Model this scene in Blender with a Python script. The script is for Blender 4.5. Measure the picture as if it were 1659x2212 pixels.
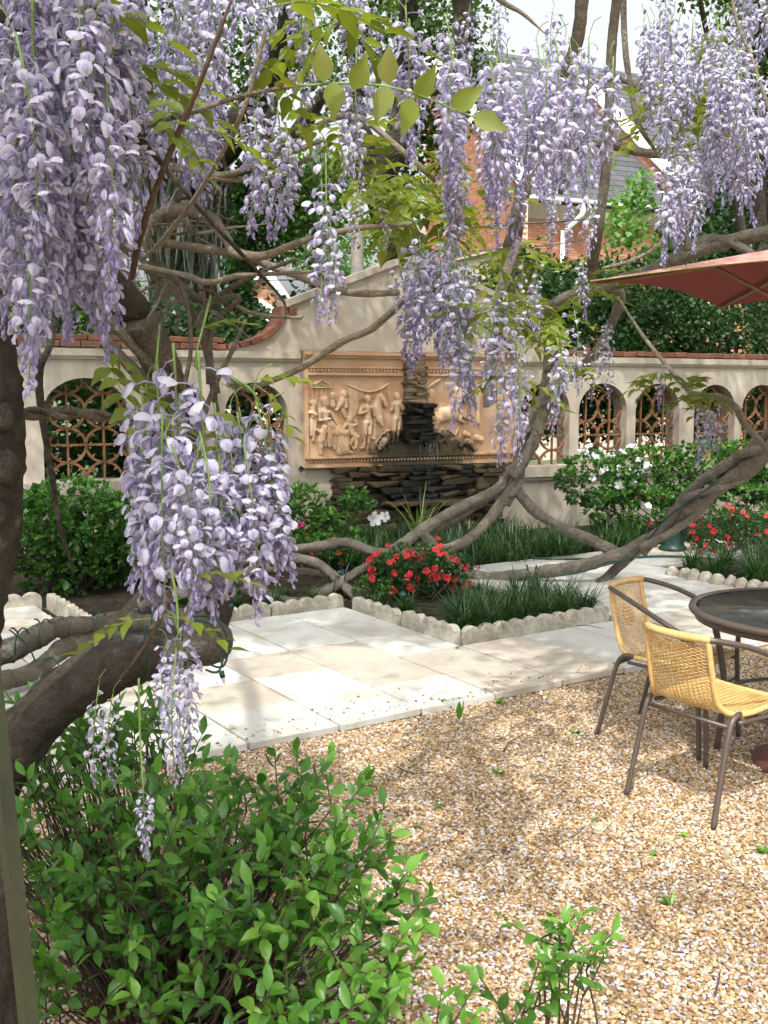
import bpy, bmesh, math, random
import numpy as np
from mathutils import Vector, Matrix, geometry, noise as mnoise

for o in list(bpy.data.objects): bpy.data.objects.remove(o)
scene = bpy.context.scene
R = math.radians
rng = np.random.default_rng(7)
random.seed(7)

# ------------------------------------------------------------------ camera, sky, sun, exposure
EYE = 1.7
PITCH = math.atan(256/2239)
cam = bpy.data.cameras.new('camera'); camo = bpy.data.objects.new('camera', cam)
scene.collection.objects.link(camo)
camo.location = (0, 0, EYE); camo.rotation_euler = (math.pi/2-PITCH, 0, 0)
cam.sensor_fit = 'VERTICAL'; cam.sensor_height = 36; cam.lens = 36*2239/2212
cam.clip_start = 0.05; cam.clip_end = 800
scene.camera = camo

SUN_EL, SUN_AZ = R(57), math.atan2(0.16, 1.0)          # light travels towards +Y and a little +X
world = bpy.data.worlds.new('World'); scene.world = world; world.use_nodes = True
wn = world.node_tree.nodes; wl = world.node_tree.links
sky = wn.new('ShaderNodeTexSky'); sky.sky_type = 'NISHITA'; sky.sun_disc = False
sky.sun_elevation = SUN_EL; sky.sun_rotation = math.pi+SUN_AZ
sky.air_density = 1.0; sky.dust_density = 9.0; sky.ozone_density = 1.0
bg = wn['Background']; bg.inputs['Strength'].default_value = 0.15
hz = wn.new('ShaderNodeHueSaturation'); hz.inputs['Saturation'].default_value = .22; hz.inputs['Value'].default_value = 1.3   # thin bright haze over the whole sky
wl.new(sky.outputs['Color'], hz.inputs['Color']); wl.new(hz.outputs['Color'], bg.inputs['Color'])
sl = bpy.data.lights.new('sun', 'SUN'); sl.energy = 2.05; sl.angle = R(0.55); sl.color = (1, .965, .91)
so = bpy.data.objects.new('sun', sl); scene.collection.objects.link(so)
_d = Vector((math.cos(SUN_EL)*math.sin(SUN_AZ), math.cos(SUN_EL)*math.cos(SUN_AZ), -math.sin(SUN_EL)))
so.rotation_euler = _d.to_track_quat('-Z', 'Y').to_euler()
so.location = (0, -5, 12)
scene.view_settings.view_transform = 'Standard'; scene.view_settings.look = 'None'
scene.view_settings.gamma = 1.0; scene.view_settings.use_curve_mapping = False
scene.view_settings.exposure = 1.12
scene.render.engine = 'CYCLES'

# ------------------------------------------------------------------ measuring helpers
CP, SP = math.cos(PITCH), math.sin(PITCH)
def at(x, y, d):
    """place measured on the photo (1659 x 2212 units) at a distance of d metres north of the viewer"""
    a = (x-829.5)/2239; b = (1106-y)/2239
    r = np.array([a, CP+b*SP, -SP+b*CP]); t = d/r[1]
    return np.array([r[0]*t, d, EYE+r[2]*t])
def px(n, d): return n*d/2239          # size of n photo units at distance d
def ats(pts): return np.array([at(*p) for p in pts])

# ------------------------------------------------------------------ object helpers
COL = scene.collection
WM = {}
def _props(o, label, category, group, kind):
    if label: o['label'] = label
    if category: o['category'] = category
    if group: o['group'] = group
    if kind: o['kind'] = kind
def thing(name, label, category, loc=(0, 0, 0), group=None, rz=0.0):
    o = bpy.data.objects.new(name, None); COL.objects.link(o)
    o.empty_display_size = 0.1
    o.location = loc; o.rotation_euler = (0, 0, rz)
    WM[o.name] = Matrix.Translation(Vector(loc)) @ Matrix.Rotation(rz, 4, 'Z')
    _props(o, label, category, group, None); return o
def part(name, mesh, parent=None, label=None, category=None, group=None, kind=None, mw=None, local=False):
    """mesh object; mesh in world coordinates unless mw (world matrix) or local (parent's frame)"""
    o = bpy.data.objects.new(name, mesh); COL.objects.link(o)
    w = mw if mw is not None else Matrix.Identity(4)
    if parent is not None:
        pw = WM[parent.name]
        o.parent = parent
        if local: w = pw @ w
        o.matrix_parent_inverse = Matrix.Identity(4)
        o.matrix_basis = pw.inverted() @ w
    else:
        o.matrix_basis = w
    WM[o.name] = w.copy()
    _props(o, label, category, group, kind); return o
def TRS(loc, rot=(0, 0, 0), s=1.0):
    from mathutils import Euler
    m = Matrix.Translation(Vector(loc)) @ Euler(rot).to_matrix().to_4x4()
    if not hasattr(s, '__len__'): s = (s, s, s)
    return m @ Matrix.Diagonal((*s, 1))

class MB:
    def __init__(s): s.v = []; s.f = []; s.a = []; s.m = []; s.n = 0
    def add(s, v, f, a=0.0, m=0):
        v = np.asarray(v, float).reshape(-1, 3)
        if isinstance(f, np.ndarray): groups = [f]
        else:
            d = {}
            for q in f: d.setdefault(len(q), []).append(q)
            groups = [np.array(g) for g in d.values()]
        for g in groups:
            if len(g): s.f.append(g+s.n); s.m.append(np.full(len(g), m, np.int32))
        s.v.append(v); s.a.append(np.broadcast_to(np.asarray(a, float), (len(v),)).copy()); s.n += len(v)
        return s
    def mesh(s, name, mats, smooth=False):
        me = bpy.data.meshes.new(name)
        V = np.concatenate(s.v) if s.v else np.zeros((0, 3))
        cnt = np.concatenate([np.full(len(g), g.shape[1], np.int64) for g in s.f])
        li = np.concatenate([g.ravel() for g in s.f])
        me.vertices.add(len(V)); me.vertices.foreach_set('co', V.astype(np.float32).ravel())
        me.loops.add(len(li)); me.loops.foreach_set('vertex_index', li.astype(np.int32))
        me.polygons.add(len(cnt))
        st = np.concatenate([[0], np.cumsum(cnt)[:-1]])
        me.polygons.foreach_set('loop_start', st.astype(np.int32))
        try: me.polygons.foreach_set('loop_total', cnt.astype(np.int32))
        except Exception: pass
        me.polygons.foreach_set('material_index', np.concatenate(s.m))
        me.polygons.foreach_set('use_smooth', np.full(len(cnt), smooth, bool))
        at_ = me.attributes.new('rnd', 'FLOAT', 'POINT'); at_.data.foreach_set('value', np.concatenate(s.a).astype(np.float32))
        for m in (mats if isinstance(mats, (list, tuple)) else [mats]): me.materials.append(m)
        me.update(calc_edges=True); me.validate()
        return me

# ------------------------------------------------------------------ geometry helpers
BOXF = np.array([[0,1,3,2],[4,6,7,5],[0,4,5,1],[2,3,7,6],[0,2,6,4],[1,5,7,3]])
def boxv(c, h):
    s = np.array([[x, y, z] for x in (-1, 1) for y in (-1, 1) for z in (-1, 1)], float)
    return np.asarray(c)+s*np.asarray(h)
def _hull(pts):
    bm = bmesh.new()
    for p in pts: bm.verts.new(p)
    r = bmesh.ops.convex_hull(bm, input=bm.verts)
    bmesh.ops.delete(bm, geom=[g for g in r['geom_interior'] if isinstance(g, bmesh.types.BMVert)], context='VERTS')
    bmesh.ops.recalc_face_normals(bm, faces=bm.faces)
    bm.verts.index_update()
    v = np.array([p.co[:] for p in bm.verts]); f = [[q.index for q in fc.verts] for fc in bm.faces]
    bm.free(); return v, f
def chamfer(h, b, jit=0.0, rg=None):
    """bevelled block with half sizes h"""
    h = np.array(h, float); pts = []
    for sx in (-1, 1):
        for sy in (-1, 1):
            for sz in (-1, 1):
                s = np.array([sx, sy, sz])
                j = (rg.uniform(-1, 1, 3)*jit if rg is not None else 0)
                for k in range(3):
                    e = np.full(3, b); e[k] = 0
                    pts.append(s*(h-e)+j)
    return _hull(pts)
def catmull(P, n, closed=False):
    P = np.asarray(P, float)
    if len(P) < 3:
        t = np.linspace(0, 1, max(n, 2))[:, None]; return P[0]+(P[-1]-P[0])*t
    Q = np.vstack([2*P[0]-P[1], P, 2*P[-1]-P[-2]])
    segs = len(P)-1; out = []
    tt = np.linspace(0, segs, n)
    for t in tt:
        i = min(int(t), segs-1); u = t-i
        a, b, c, d = Q[i], Q[i+1], Q[i+2], Q[i+3]
        out.append(.5*((2*b)+(c-a)*u+(2*a-5*b+4*c-d)*u*u+(3*b-a-3*c+d)*u**3))
    return np.array(out)
def frames(P):
    T = np.gradient(P, axis=0); T /= np.linalg.norm(T, axis=1)[:, None]+1e-9
    up = np.array([0, 0, 1.]) if abs(T[0][2]) < .9 else np.array([1., 0, 0])
    N = np.zeros_like(P); N[0] = np.cross(T[0], up); N[0] /= np.linalg.norm(N[0])
    for i in range(1, len(P)):
        v = N[i-1]-T[i]*np.dot(N[i-1], T[i]); N[i] = v/(np.linalg.norm(v)+1e-9)
    return T, N, np.cross(T, N)
def tube(mb, P, rad, seg=8, n=None, rough=0.0, a=0.0, m=0, lump=0.0, flat=1.0, ridge=0.0):
    """swept tube through points P with radii rad (list is interpolated along it)"""
    P = np.asarray(P, float); k = len(P)
    if n: Q = catmull(P, n)
    else: Q = P; n = k
    rad = np.atleast_1d(np.asarray(rad, float))
    r = np.interp(np.linspace(0, 1, n), np.linspace(0, 1, len(rad)), rad) if len(rad) > 1 else np.full(n, rad[0])
    T, N, B = frames(Q)
    th = np.linspace(0, 2*np.pi, seg, endpoint=False)
    rr = r[:, None]*np.ones((1, seg))
    if lump: rr = rr*(1+lump*np.interp(np.arange(n), np.arange(0, n+3, 3), rng.uniform(-1, 1, len(np.arange(0, n+3, 3))))[:, None])
    if ridge:                                               # muscle-like ridges winding along the stem
        arc = np.concatenate([[0], np.cumsum(np.linalg.norm(np.diff(Q, axis=0), axis=1))])[:, None]/(r.mean()*14)
        ph = rng.uniform(0, 6.28, 3)
        rr = rr*(1+ridge*(np.sin(3*th+arc*3.1+ph[0])+.6*np.sin(5*th-arc*2.3+ph[1])+.45*np.sin(arc*9+ph[2]+2*th)))
    if rough:
        rid = rng.uniform(-1, 1, seg); rid2 = rng.uniform(-1, 1, seg)
        w = np.linspace(0, 1, n)[:, None]
        rr = rr*(1+rough*(rid*(1-w)+rid2*w)+rough*.5*rng.uniform(-1, 1, (n, seg)))
    V = Q[:, None]+rr[..., None]*(np.cos(th)[None, :, None]*N[:, None]+flat*np.sin(th)[None, :, None]*B[:, None])
    i = np.arange(n-1)[:, None]*seg; j = np.arange(seg)[None]
    F = np.stack([i+j, i+(j+1) % seg, i+seg+(j+1) % seg, i+seg+j], -1).reshape(-1, 4)
    mb.add(V.reshape(-1, 3), F, a, m)
    b0 = mb.n-n*seg
    for o, rev in ((0, True), ((n-1)*seg, False)):
        idx = np.arange(seg)+o+b0
        mb.f.append((idx[::-1] if rev else idx)[None]); mb.m.append(np.array([m], np.int32))
    return Q
def lathe(mb, prof, c, seg=24, a=0.0, m=0):
    prof = np.array(prof, float); n = len(prof); th = np.linspace(0, 2*np.pi, seg, endpoint=False)
    V = np.stack([prof[:, :1]*np.cos(th), prof[:, :1]*np.sin(th), prof[:, 1:]*np.ones((1, seg))], -1)+np.asarray(c)
    i = np.arange(n-1)[:, None]*seg; j = np.arange(seg)[None]
    F = np.stack([i+j, i+(j+1) % seg, i+seg+(j+1) % seg, i+seg+j], -1).reshape(-1, 4)
    mb.add(V.reshape(-1, 3), F, a, m)
def extrude(mb, loops, T, w0, w1, a=0.0, m=0):
    """polygon with holes (2-D loops) between depths w0 and w1; T maps (p, q, w) arrays to world"""
    vl = [[Vector((x, y, 0)) for x, y in L] for L in loops]
    tri = np.array(geometry.tessellate_polygon(vl))
    P = np.array([p for L in loops for p in L], float); n = len(P)
    V = np.vstack([T(P[:, 0], P[:, 1], np.full(n, w0)), T(P[:, 0], P[:, 1], np.full(n, w1))])
    q = []; o = 0
    for L in loops:
        k = len(L)
        for i in range(k): j = (i+1) % k; q.append([o+i, o+j, o+j+n, o+i+n])
        o += k
    F = [list(t) for t in tri]+[list(t[::-1]+n) for t in tri]+q
    mb.add(V, F, a, m)

# leaf templates: x across, y along, z normal
LEAF2 = (np.array([[0, 0, 0], [.5, .45, .12], [0, 1, -.05], [-.5, .45, .12]]), np.array([[0, 1, 2], [0, 2, 3]]))
LEAF8 = (np.array([[0, 0, 0], [-.38, .22, .07], [0, .22, 0], [.38, .22, .07], [-.46, .52, .08], [0, .55, -.02], [.46, .52, .08], [0, 1, -.12], [-.24, .8, .0], [.24, .8, .0]]),
         np.array([[0, 2, 1], [0, 3, 2], [1, 2, 5], [1, 5, 4], [2, 3, 6], [2, 6, 5], [4, 5, 8], [5, 7, 8], [5, 6, 9], [5, 9, 7]]))
LEAFE = (np.array([[0, 0, 0], [-.24, .18, .06], [0, .18, 0], [.24, .18, .06], [-.40, .46, .10], [0, .48, -.02], [.40, .46, .10], [-.30, .74, .04], [0, .76, -.05], [.30, .74, .04], [0, 1.02, -.14]]),
         np.array([[0, 2, 1], [0, 3, 2], [1, 2, 5], [1, 5, 4], [2, 3, 6], [2, 6, 5], [4, 5, 8], [4, 8, 7], [5, 6, 9], [5, 9, 8], [7, 8, 10], [8, 9, 10]]))
LEAFA = (np.array([[0, 0, 0], [-.34, .2, .10], [0, .2, 0], [.34, .2, .10], [-.42, .46, .12], [0, .48, -.02], [.42, .46, .12], [-.22, .74, .04], [0, .76, -.06], [.22, .74, .04], [0, 1.08, -.16]]),
         np.array([[0, 2, 1], [0, 3, 2], [1, 2, 5], [1, 5, 4], [2, 3, 6], [2, 6, 5], [4, 5, 8], [4, 8, 7], [5, 6, 9], [5, 9, 8], [7, 8, 10], [8, 9, 10]]))
def unit(v): return v/(np.linalg.norm(v, axis=-1, keepdims=True)+1e-9)
def leaves(mb, C, Dr, size, width=.5, tpl=LEAF2, up=(0, 0, 1), tilt=.5, a=None, m=0):
    """many leaves at C pointing along Dr"""
    C = np.asarray(C, float); n = len(C)
    if n == 0: return
    Y = unit(np.asarray(Dr, float)); U = np.asarray(up, float)+rng.normal(0, tilt, (n, 3))
    X = unit(np.cross(Y, U)); Z = np.cross(X, Y)
    s = np.broadcast_to(np.asarray(size, float), (n,))[:, None, None]
    t, f = tpl
    V = C[:, None]+s*(t[None, :, :1]*width*2*X[:, None]+t[None, :, 1:2]*Y[:, None]+t[None, :, 2:]*Z[:, None]*width*2)
    k = len(t)
    F = (f[None]+(np.arange(n)*k)[:, None, None]).reshape(-1, f.shape[1])
    if a is None: a = rng.random(n)
    mb.add(V.reshape(-1, 3), F, np.repeat(np.broadcast_to(a, (n,)), k), m)
def rand_dir(n):
    return unit(rng.normal(0, 1, (n, 3)))
def vnoise(P, s, seed=0.0):
    return np.array([mnoise.noise(Vector((p[0]*s+seed, p[1]*s+seed*.7, p[2]*s-seed))) for p in P])

# ------------------------------------------------------------------ materials
def mat(name): m = bpy.data.materials.new(name); m.use_nodes = True; return m
def nd(m, t, **kw):
    n = m.node_tree.nodes.new(t)
    for k, v in kw.items(): setattr(n, k, v)
    return n
def ramp(m, fac, stops):
    r = nd(m, 'ShaderNodeValToRGB'); e = r.color_ramp.elements
    while len(e) > 1: e.remove(e[-1])
    e[0].position = stops[0][0]; e[0].color = (*stops[0][1], 1)
    for p, c in stops[1:]: q = e.new(p); q.color = (*c, 1)
    m.node_tree.links.new(fac, r.inputs[0]); return r.outputs[0]
def noise_tex(m, scale, detail=4, rough=.6, coord='Object', vec=None, dist=0.0):
    n = nd(m, 'ShaderNodeTexNoise'); n.inputs['Scale'].default_value = scale; n.inputs['Detail'].default_value = detail
    n.inputs['Roughness'].default_value = rough; n.inputs['Distortion'].default_value = dist
    if vec is None:
        tc = nd(m, 'ShaderNodeTexCoord'); vec = tc.outputs[coord]
    m.node_tree.links.new(vec, n.inputs['Vector']); return n.outputs['Fac']
def mixc(m, fac, c1, c2, mode='MIX'):
    x = nd(m, 'ShaderNodeMix', data_type='RGBA', blend_type=mode)
    L = m.node_tree.links
    for s, v in ((0, fac), (6, c1), (7, c2)):
        if hasattr(v, 'is_output'): L.new(v, x.inputs[s])
        elif s == 0: x.inputs[0].default_value = v
        else: x.inputs[s].default_value = (*v, 1)
    return x.outputs[2]
def math_(m, op, a, b=None, clamp=False):
    x = nd(m, 'ShaderNodeMath', operation=op, use_clamp=clamp)
    for i, v in enumerate((a, b)):
        if v is None: continue
        if hasattr(v, 'is_output'): m.node_tree.links.new(v, x.inputs[i])
        else: x.inputs[i].default_value = v
    return x.outputs[0]
def bump(m, h, strength=.4, dist=.01):
    b = nd(m, 'ShaderNodeBump'); b.inputs['Strength'].default_value = strength; b.inputs['Distance'].default_value = dist
    m.node_tree.links.new(h, b.inputs['Height']); return b.outputs[0]
def setp(m, color=None, rough=.7, normal=None, spec=.5, metal=0.0):
    p = m.node_tree.nodes['Principled BSDF']; L = m.node_tree.links
    if color is not None:
        if hasattr(color, 'is_output'): L.new(color, p.inputs['Base Color'])
        else: p.inputs['Base Color'].default_value = (*color, 1)
    if hasattr(rough, 'is_output'): L.new(rough, p.inputs['Roughness'])
    else: p.inputs['Roughness'].default_value = rough
    p.inputs['Specular IOR Level'].default_value = spec; p.inputs['Metallic'].default_value = metal
    if normal is not None: L.new(normal, p.inputs['Normal'])
    return p
def attr(m, name='rnd'):
    n = nd(m, 'ShaderNodeAttribute'); n.attribute_name = name; return n.outputs['Fac']
def objrand(m): return nd(m, 'ShaderNodeObjectInfo').outputs['Random']
def translucent(m, color, amt):
    """mix some light passing through a thin petal or leaf"""
    N = m.node_tree.nodes; L = m.node_tree.links; p = N['Principled BSDF']
    t = nd(m, 'ShaderNodeBsdfTranslucent'); L.new(color, t.inputs['Color'])
    x = nd(m, 'ShaderNodeMixShader'); x.inputs[0].default_value = amt
    L.new(p.outputs[0], x.inputs[1]); L.new(t.outputs[0], x.inputs[2]); L.new(x.outputs[0], N['Material Output'].inputs['Surface'])
def leafmat(name, stops, trans=.35, rough=.45, extra=None, tcol=(1.3, 1.5, .6)):
    m = mat(name)
    f = attr(m)
    f = math_(m, 'ADD', math_(m, 'MULTIPLY', f, .8), math_(m, 'MULTIPLY', objrand(m), .2))
    c = ramp(m, f, stops)
    setp(m, c, rough, spec=.45)
    translucent(m, mixc(m, 1.0, c, tcol, 'MULTIPLY'), trans)
    return m
def simple(name, color, rough=.6, var=.15, scale=8, bmp=0.0, bscale=40, metal=0.0, spec=.5, detail=4):
    m = mat(name)
    f = noise_tex(m, scale, detail)
    lo = tuple(c*(1-var) for c in color); hi = tuple(min(1, c*(1+var)) for c in color)
    n = bump(m, noise_tex(m, bscale, 3), bmp, .01) if bmp else None
    setp(m, ramp(m, f, [(.3, lo), (.7, hi)]), rough, n, spec, metal); return m
M = {}
# stucco
def stucco():
    m = mat('stucco'); big = noise_tex(m, .9, 5, .65); fine = noise_tex(m, 9, 5, .7); tiny = noise_tex(m, 45, 4, .7)
    c = ramp(m, big, [(.25, (.32, .265, .205)), (.5, (.405, .35, .285)), (.75, (.475, .425, .36))])
    c = mixc(m, math_(m, 'MULTIPLY', ramp(m, fine, [(.52, (0, 0, 0)), (.75, (1, 1, 1))]), .35), c, (.33, .26, .19))
    tc = nd(m, 'ShaderNodeTexCoord'); mp = nd(m, 'ShaderNodeMapping'); mp.inputs['Scale'].default_value = (3.5, 3.5, .35)
    m.node_tree.links.new(tc.outputs['Object'], mp.inputs[0])
    st = noise_tex(m, 1.6, 4, .6, vec=mp.outputs[0])
    c = mixc(m, math_(m, 'MULTIPLY', ramp(m, st, [(.50, (0, 0, 0)), (.74, (1, 1, 1))]), .55), c, (.20, .17, .13))
    h = math_(m, 'ADD', math_(m, 'MULTIPLY', fine, 1.0), math_(m, 'MULTIPLY', tiny, .4))
    setp(m, c, .9, bump(m, h, .55, .012), .25); return m
M['stucco'] = stucco()
def terracotta(cols=((.40, .215, .115), (.48, .295, .175), (.53, .375, .25)), name='terracotta'):
    m = mat(name); big = noise_tex(m, 3.2, 5, .65); fine = noise_tex(m, 26, 4, .7)
    c = ramp(m, big, [(.3, cols[0]), (.5, cols[1]), (.72, cols[2])])
    c = mixc(m, math_(m, 'MULTIPLY', fine, .35), c, (.42, .25, .13))
    # algae grown where the fountain keeps the casting wet
    tc = nd(m, 'ShaderNodeTexCoord'); mp = nd(m, 'ShaderNodeMapping')
    w = WP(3.86, 1.02, .1)
    mp.inputs['Location'].default_value = (-w[0]/.80, -w[1]/.80, -w[2]/.30); mp.inputs['Scale'].default_value = (1/.80, 1/.80, 1/.30)
    m.node_tree.links.new(tc.outputs['Object'], mp.inputs[0])
    ln = nd(m, 'ShaderNodeVectorMath', operation='LENGTH'); m.node_tree.links.new(mp.outputs[0], ln.inputs[0])
    e = math_(m, 'ADD', ln.outputs['Value'], math_(m, 'MULTIPLY', math_(m, 'SUBTRACT', noise_tex(m, 7, 6, .75), .5), 1.5))
    f = ramp(m, e, [(.75, (1, 1, 1)), (1.15, (0, 0, 0))])
    c = mixc(m, math_(m, 'MULTIPLY', f, .93), c, (.018, .017, .008))
    rl = ramp(m, f, [(0, (.75,)*3), (1, (.35,)*3)])
    setp(m, c, rl, bump(m, fine, .35, .01), .4); return m
def stonemat(name, cols, rough, spec=.4):
    m = mat(name)
    c = ramp(m, objrand(m), [(i/(len(cols)-1), q) for i, q in enumerate(cols)])
    n1 = noise_tex(m, 14, 5, .7); c = mixc(m, math_(m, 'MULTIPLY', n1, .75), c, tuple(x*.35 for x in cols[0]))
    setp(m, c, rough, bump(m, noise_tex(m, 22, 5, .7), .8, .02), spec); return m
M['stone_dry'] = stonemat('ledge_stone', [(.30, .21, .12), (.42, .30, .18), (.24, .17, .10), (.46, .37, .26)], .85)
M['stone_damp'] = stonemat('damp_ledge_stone', [(.085, .062, .033), (.13, .088, .043), (.05, .042, .024), (.15, .10, .055)], .65, .3)
M['stone_wet'] = stonemat('wet_algae_stone', [(.012, .012, .008), (.02, .019, .012), (.009, .009, .007), (.028, .024, .013)], .38, .4)
def brickmat(name, cols):
    m = mat(name)
    c = ramp(m, math_(m, 'FRACT', math_(m, 'ADD', objrand(m), attr(m))), [(i/(len(cols)-1), q) for i, q in enumerate(cols)])
    n1 = noise_tex(m, 18, 5, .7)
    c = mixc(m, math_(m, 'MULTIPLY', n1, .5), c, (.12, .07, .05))
    setp(m, c, .9, bump(m, noise_tex(m, 60, 4), .6, .01), .25); return m
M['coping_brick'] = brickmat('coping_brick', [(.19, .075, .045), (.24, .10, .06), (.14, .06, .04), (.27, .13, .085)])
M['house_brick'] = brickmat('house_brick', [(.34, .14, .075), (.42, .19, .11), (.28, .11, .06), (.46, .24, .15)])
M['mortar'] = simple('mortar', (.42, .36, .29), .9, .15, 12)
def paving():
    m = mat('limestone_slab'); r = objrand(m)
    c = ramp(m, r, [(0, (.44, .435, .405)), (.35, (.54, .535, .50)), (.74, (.48, .468, .43)), (.82, (.48, .41, .335)), (.9, (.41, .375, .32)), (1, (.49, .425, .35))])
    geo = nd(m, 'ShaderNodeNewGeometry')
    big = noise_tex(m, 2.2, 5, .65, vec=geo.outputs['Position']); fine = noise_tex(m, 38, 5, .75, vec=geo.outputs['Position']); pit = noise_tex(m, 120, 2, .6, vec=geo.outputs['Position'])
    c = mixc(m, math_(m, 'MULTIPLY', ramp(m, big, [(.46, (0, 0, 0)), (.68, (1, 1, 1))]), .6), c, (.29, .255, .20))
    c = mixc(m, math_(m, 'MULTIPLY', ramp(m, fine, [(.56, (0, 0, 0)), (.70, (1, 1, 1))]), .65), c, (.28, .24, .18))
    h = math_(m, 'ADD', fine, math_(m, 'MULTIPLY', pit, .6))
    setp(m, c, .85, bump(m, h, .35, .006), .3); return m
M['paving'] = paving()
def soil():
    m = mat('soil'); n1 = noise_tex(m, 30, 6, .75); n2 = noise_tex(m, 5, 4)
    c = ramp(m, n1, [(.35, (.020, .014, .010)), (.55, (.045, .032, .022)), (.7, (.11, .082, .058))])
    setp(m, mixc(m, math_(m, 'MULTIPLY', n2, .4), c, (.04, .035, .02)), .95, bump(m, n1, 1.0, .03), .2); return m
M['soil'] = soil()
def gravelbase():
    m = mat('gravel_bed'); v = nd(m, 'ShaderNodeTexVoronoi'); v.inputs['Scale'].default_value = 95
    tc = nd(m, 'ShaderNodeTexCoord'); m.node_tree.links.new(tc.outputs['Object'], v.inputs['Vector'])
    sp = nd(m, 'ShaderNodeSeparateColor'); m.node_tree.links.new(v.outputs['Color'], sp.inputs[0])
    c = ramp(m, sp.outputs[0], [(0, (.18, .10, .05)), (.4, (.36, .23, .12)), (.75, (.50, .36, .20)), (1, (.62, .54, .42))])
    inv = math_(m, 'SUBTRACT', 1.0, math_(m, 'MULTIPLY', v.outputs['Distance'], 1.0))
    setp(m, c, .9, bump(m, inv, 1.0, .01), .3); return m
M['gravel_bed'] = gravelbase()
def pebble():
    m = mat('pebble')
    c = ramp(m, objrand(m), [(0, (.14, .085, .045)), (.15, (.25, .15, .07)), (.34, (.33, .215, .105)), (.58, (.40, .285, .155)), (.76, (.46, .37, .245)), (.88, (.56, .51, .43)), (.96, (.53, .515, .55)), (1, (.22, .14, .09))])
    setp(m, c, .7, None, .35); return m
M['pebble'] = pebble()
M['concrete'] = None
def concrete():
    m = mat('edging_concrete'); n1 = noise_tex(m, 7, 6, .75); n2 = noise_tex(m, 40, 4, .7)
    c = ramp(m, n1, [(.3, (.17, .15, .11)), (.46, (.34, .31, .25)), (.58, (.48, .45, .38)), (.75, (.60, .57, .50))])
    c = mixc(m, math_(m, 'MULTIPLY', ramp(m, n2, [(.55, (0, 0, 0)), (.68, (1, 1, 1))]), .5), c, (.16, .14, .09))
    setp(m, c, .92, bump(m, math_(m, 'ADD', n1, n2), .6, .015), .2); return m
M['concrete'] = concrete()
def bark(name, cols, lich=.5, scale=7.0, lcol=(.40, .42, .34), strength=1.0):
    m = mat(name)
    n1 = noise_tex(m, scale, 6, .75, dist=.6); n2 = noise_tex(m, scale*5, 5, .75); n3 = noise_tex(m, scale*.6, 5, .7)
    c = ramp(m, math_(m, 'ADD', math_(m, 'MULTIPLY', n1, .5), math_(m, 'MULTIPLY', n2, .5)), [(.36, cols[0]), (.5, cols[1]), (.64, cols[2])])
    c = mixc(m, math_(m, 'MULTIPLY', ramp(m, n2, [(.47, (0, 0, 0)), (.66, (1, 1, 1))]), .7), c, tuple(x*.4 for x in cols[0]))
    c = mixc(m, math_(m, 'MULTIPLY', ramp(m, n3, [(.55, (0, 0, 0)), (.66, (1, 1, 1))]), lich), c, lcol)
    setp(m, c, .9, bump(m, math_(m, 'ADD', n1, math_(m, 'MULTIPLY', n2, .9)), strength, .045), .2); return m
M['bark_dark'] = bark('dark_bark', [(.04, .033, .025), (.105, .088, .068), (.20, .175, .14)], .6, 9, (.38, .38, .32), 1.0)
M['bark_vine'] = bark('vine_bark', [(.14, .115, .085), (.30, .26, .205), (.45, .41, .345)], .45, 12, (.48, .46, .39))
M['bark_lichen'] = bark('lichen_bark', [(.085, .07, .052), (.20, .17, .13), (.35, .31, .25)], .8, 9, (.42, .44, .37))
M['bark_pale'] = bark('pale_bark', [(.17, .135, .095), (.29, .245, .185), (.40, .355, .285)], .4, 14, (.48, .47, .39), .6)
M['bark_brown'] = bark('brown_shoot', [(.06, .038, .025), (.11, .07, .046), (.17, .115, .075)], .1, 20, strength=.4)
M['bark_far'] = bark('tree_bark', [(.05, .042, .035), (.10, .085, .07), (.17, .15, .125)], .4, 5, (.25, .26, .2))
M['stem'] = simple('green_stem', (.14, .22, .05), .6, .2, 20)
M['twig'] = simple('shrub_twig', (.06, .043, .026), .8, .25, 20)
# foliage
M['leaf_shrub'] = leafmat('shrub_leaf', [(0, (.025, .085, .013)), (.35, (.06, .17, .025)), (.7, (.125, .29, .04)), (.955, (.21, .39, .07)), (1, (.34, .31, .06))], .36, .3)
M['leaf_azalea'] = leafmat('azalea_leaf', [(0, (.022, .065, .012)), (.5, (.055, .15, .026)), (1, (.155, .32, .055))], .3, .5)
M['leaf_hedge'] = leafmat('hedge_leaf', [(0, (.014, .042, .012)), (.5, (.033, .09, .022)), (1, (.085, .19, .045))], .25, .35)
M['leaf_oak'] = leafmat('oak_leaf', [(0, (.02, .043, .011)), (.5, (.045, .09, .018)), (1, (.105, .18, .035))], .45, .5)
M['leaf_fresh'] = leafmat('fresh_tree_leaf', [(0, (.05, .12, .02)), (.5, (.10, .21, .04)), (1, (.19, .33, .07))], .4, .5)
M['leaf_wisteria'] = leafmat('wisteria_leaf', [(0, (.10, .13, .018)), (.45, (.15, .20, .024)), (.8, (.22, .29, .04)), (1, (.17, .14, .04))], .45, .5, tcol=(1.25, 1.2, .5))
M['grass'] = leafmat('strap_leaf', [(0, (.012, .035, .010)), (.5, (.028, .078, .017)), (1, (.075, .165, .035))], .18, .38)
M['grass_pale'] = leafmat('pale_strap_leaf', [(0, (.12, .2, .05)), (1, (.3, .38, .14))], .3, .4)
M['moss'] = leafmat('spanish_moss', [(0, (.11, .13, .10)), (1, (.26, .29, .23))], .3, .9, tcol=(1, 1, .9))
def petalmat(name, stops, trans=.4):
    m = mat(name); c = ramp(m, attr(m), stops); setp(m, c, .6, None, .3)
    translucent(m, c, trans); return m
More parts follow.
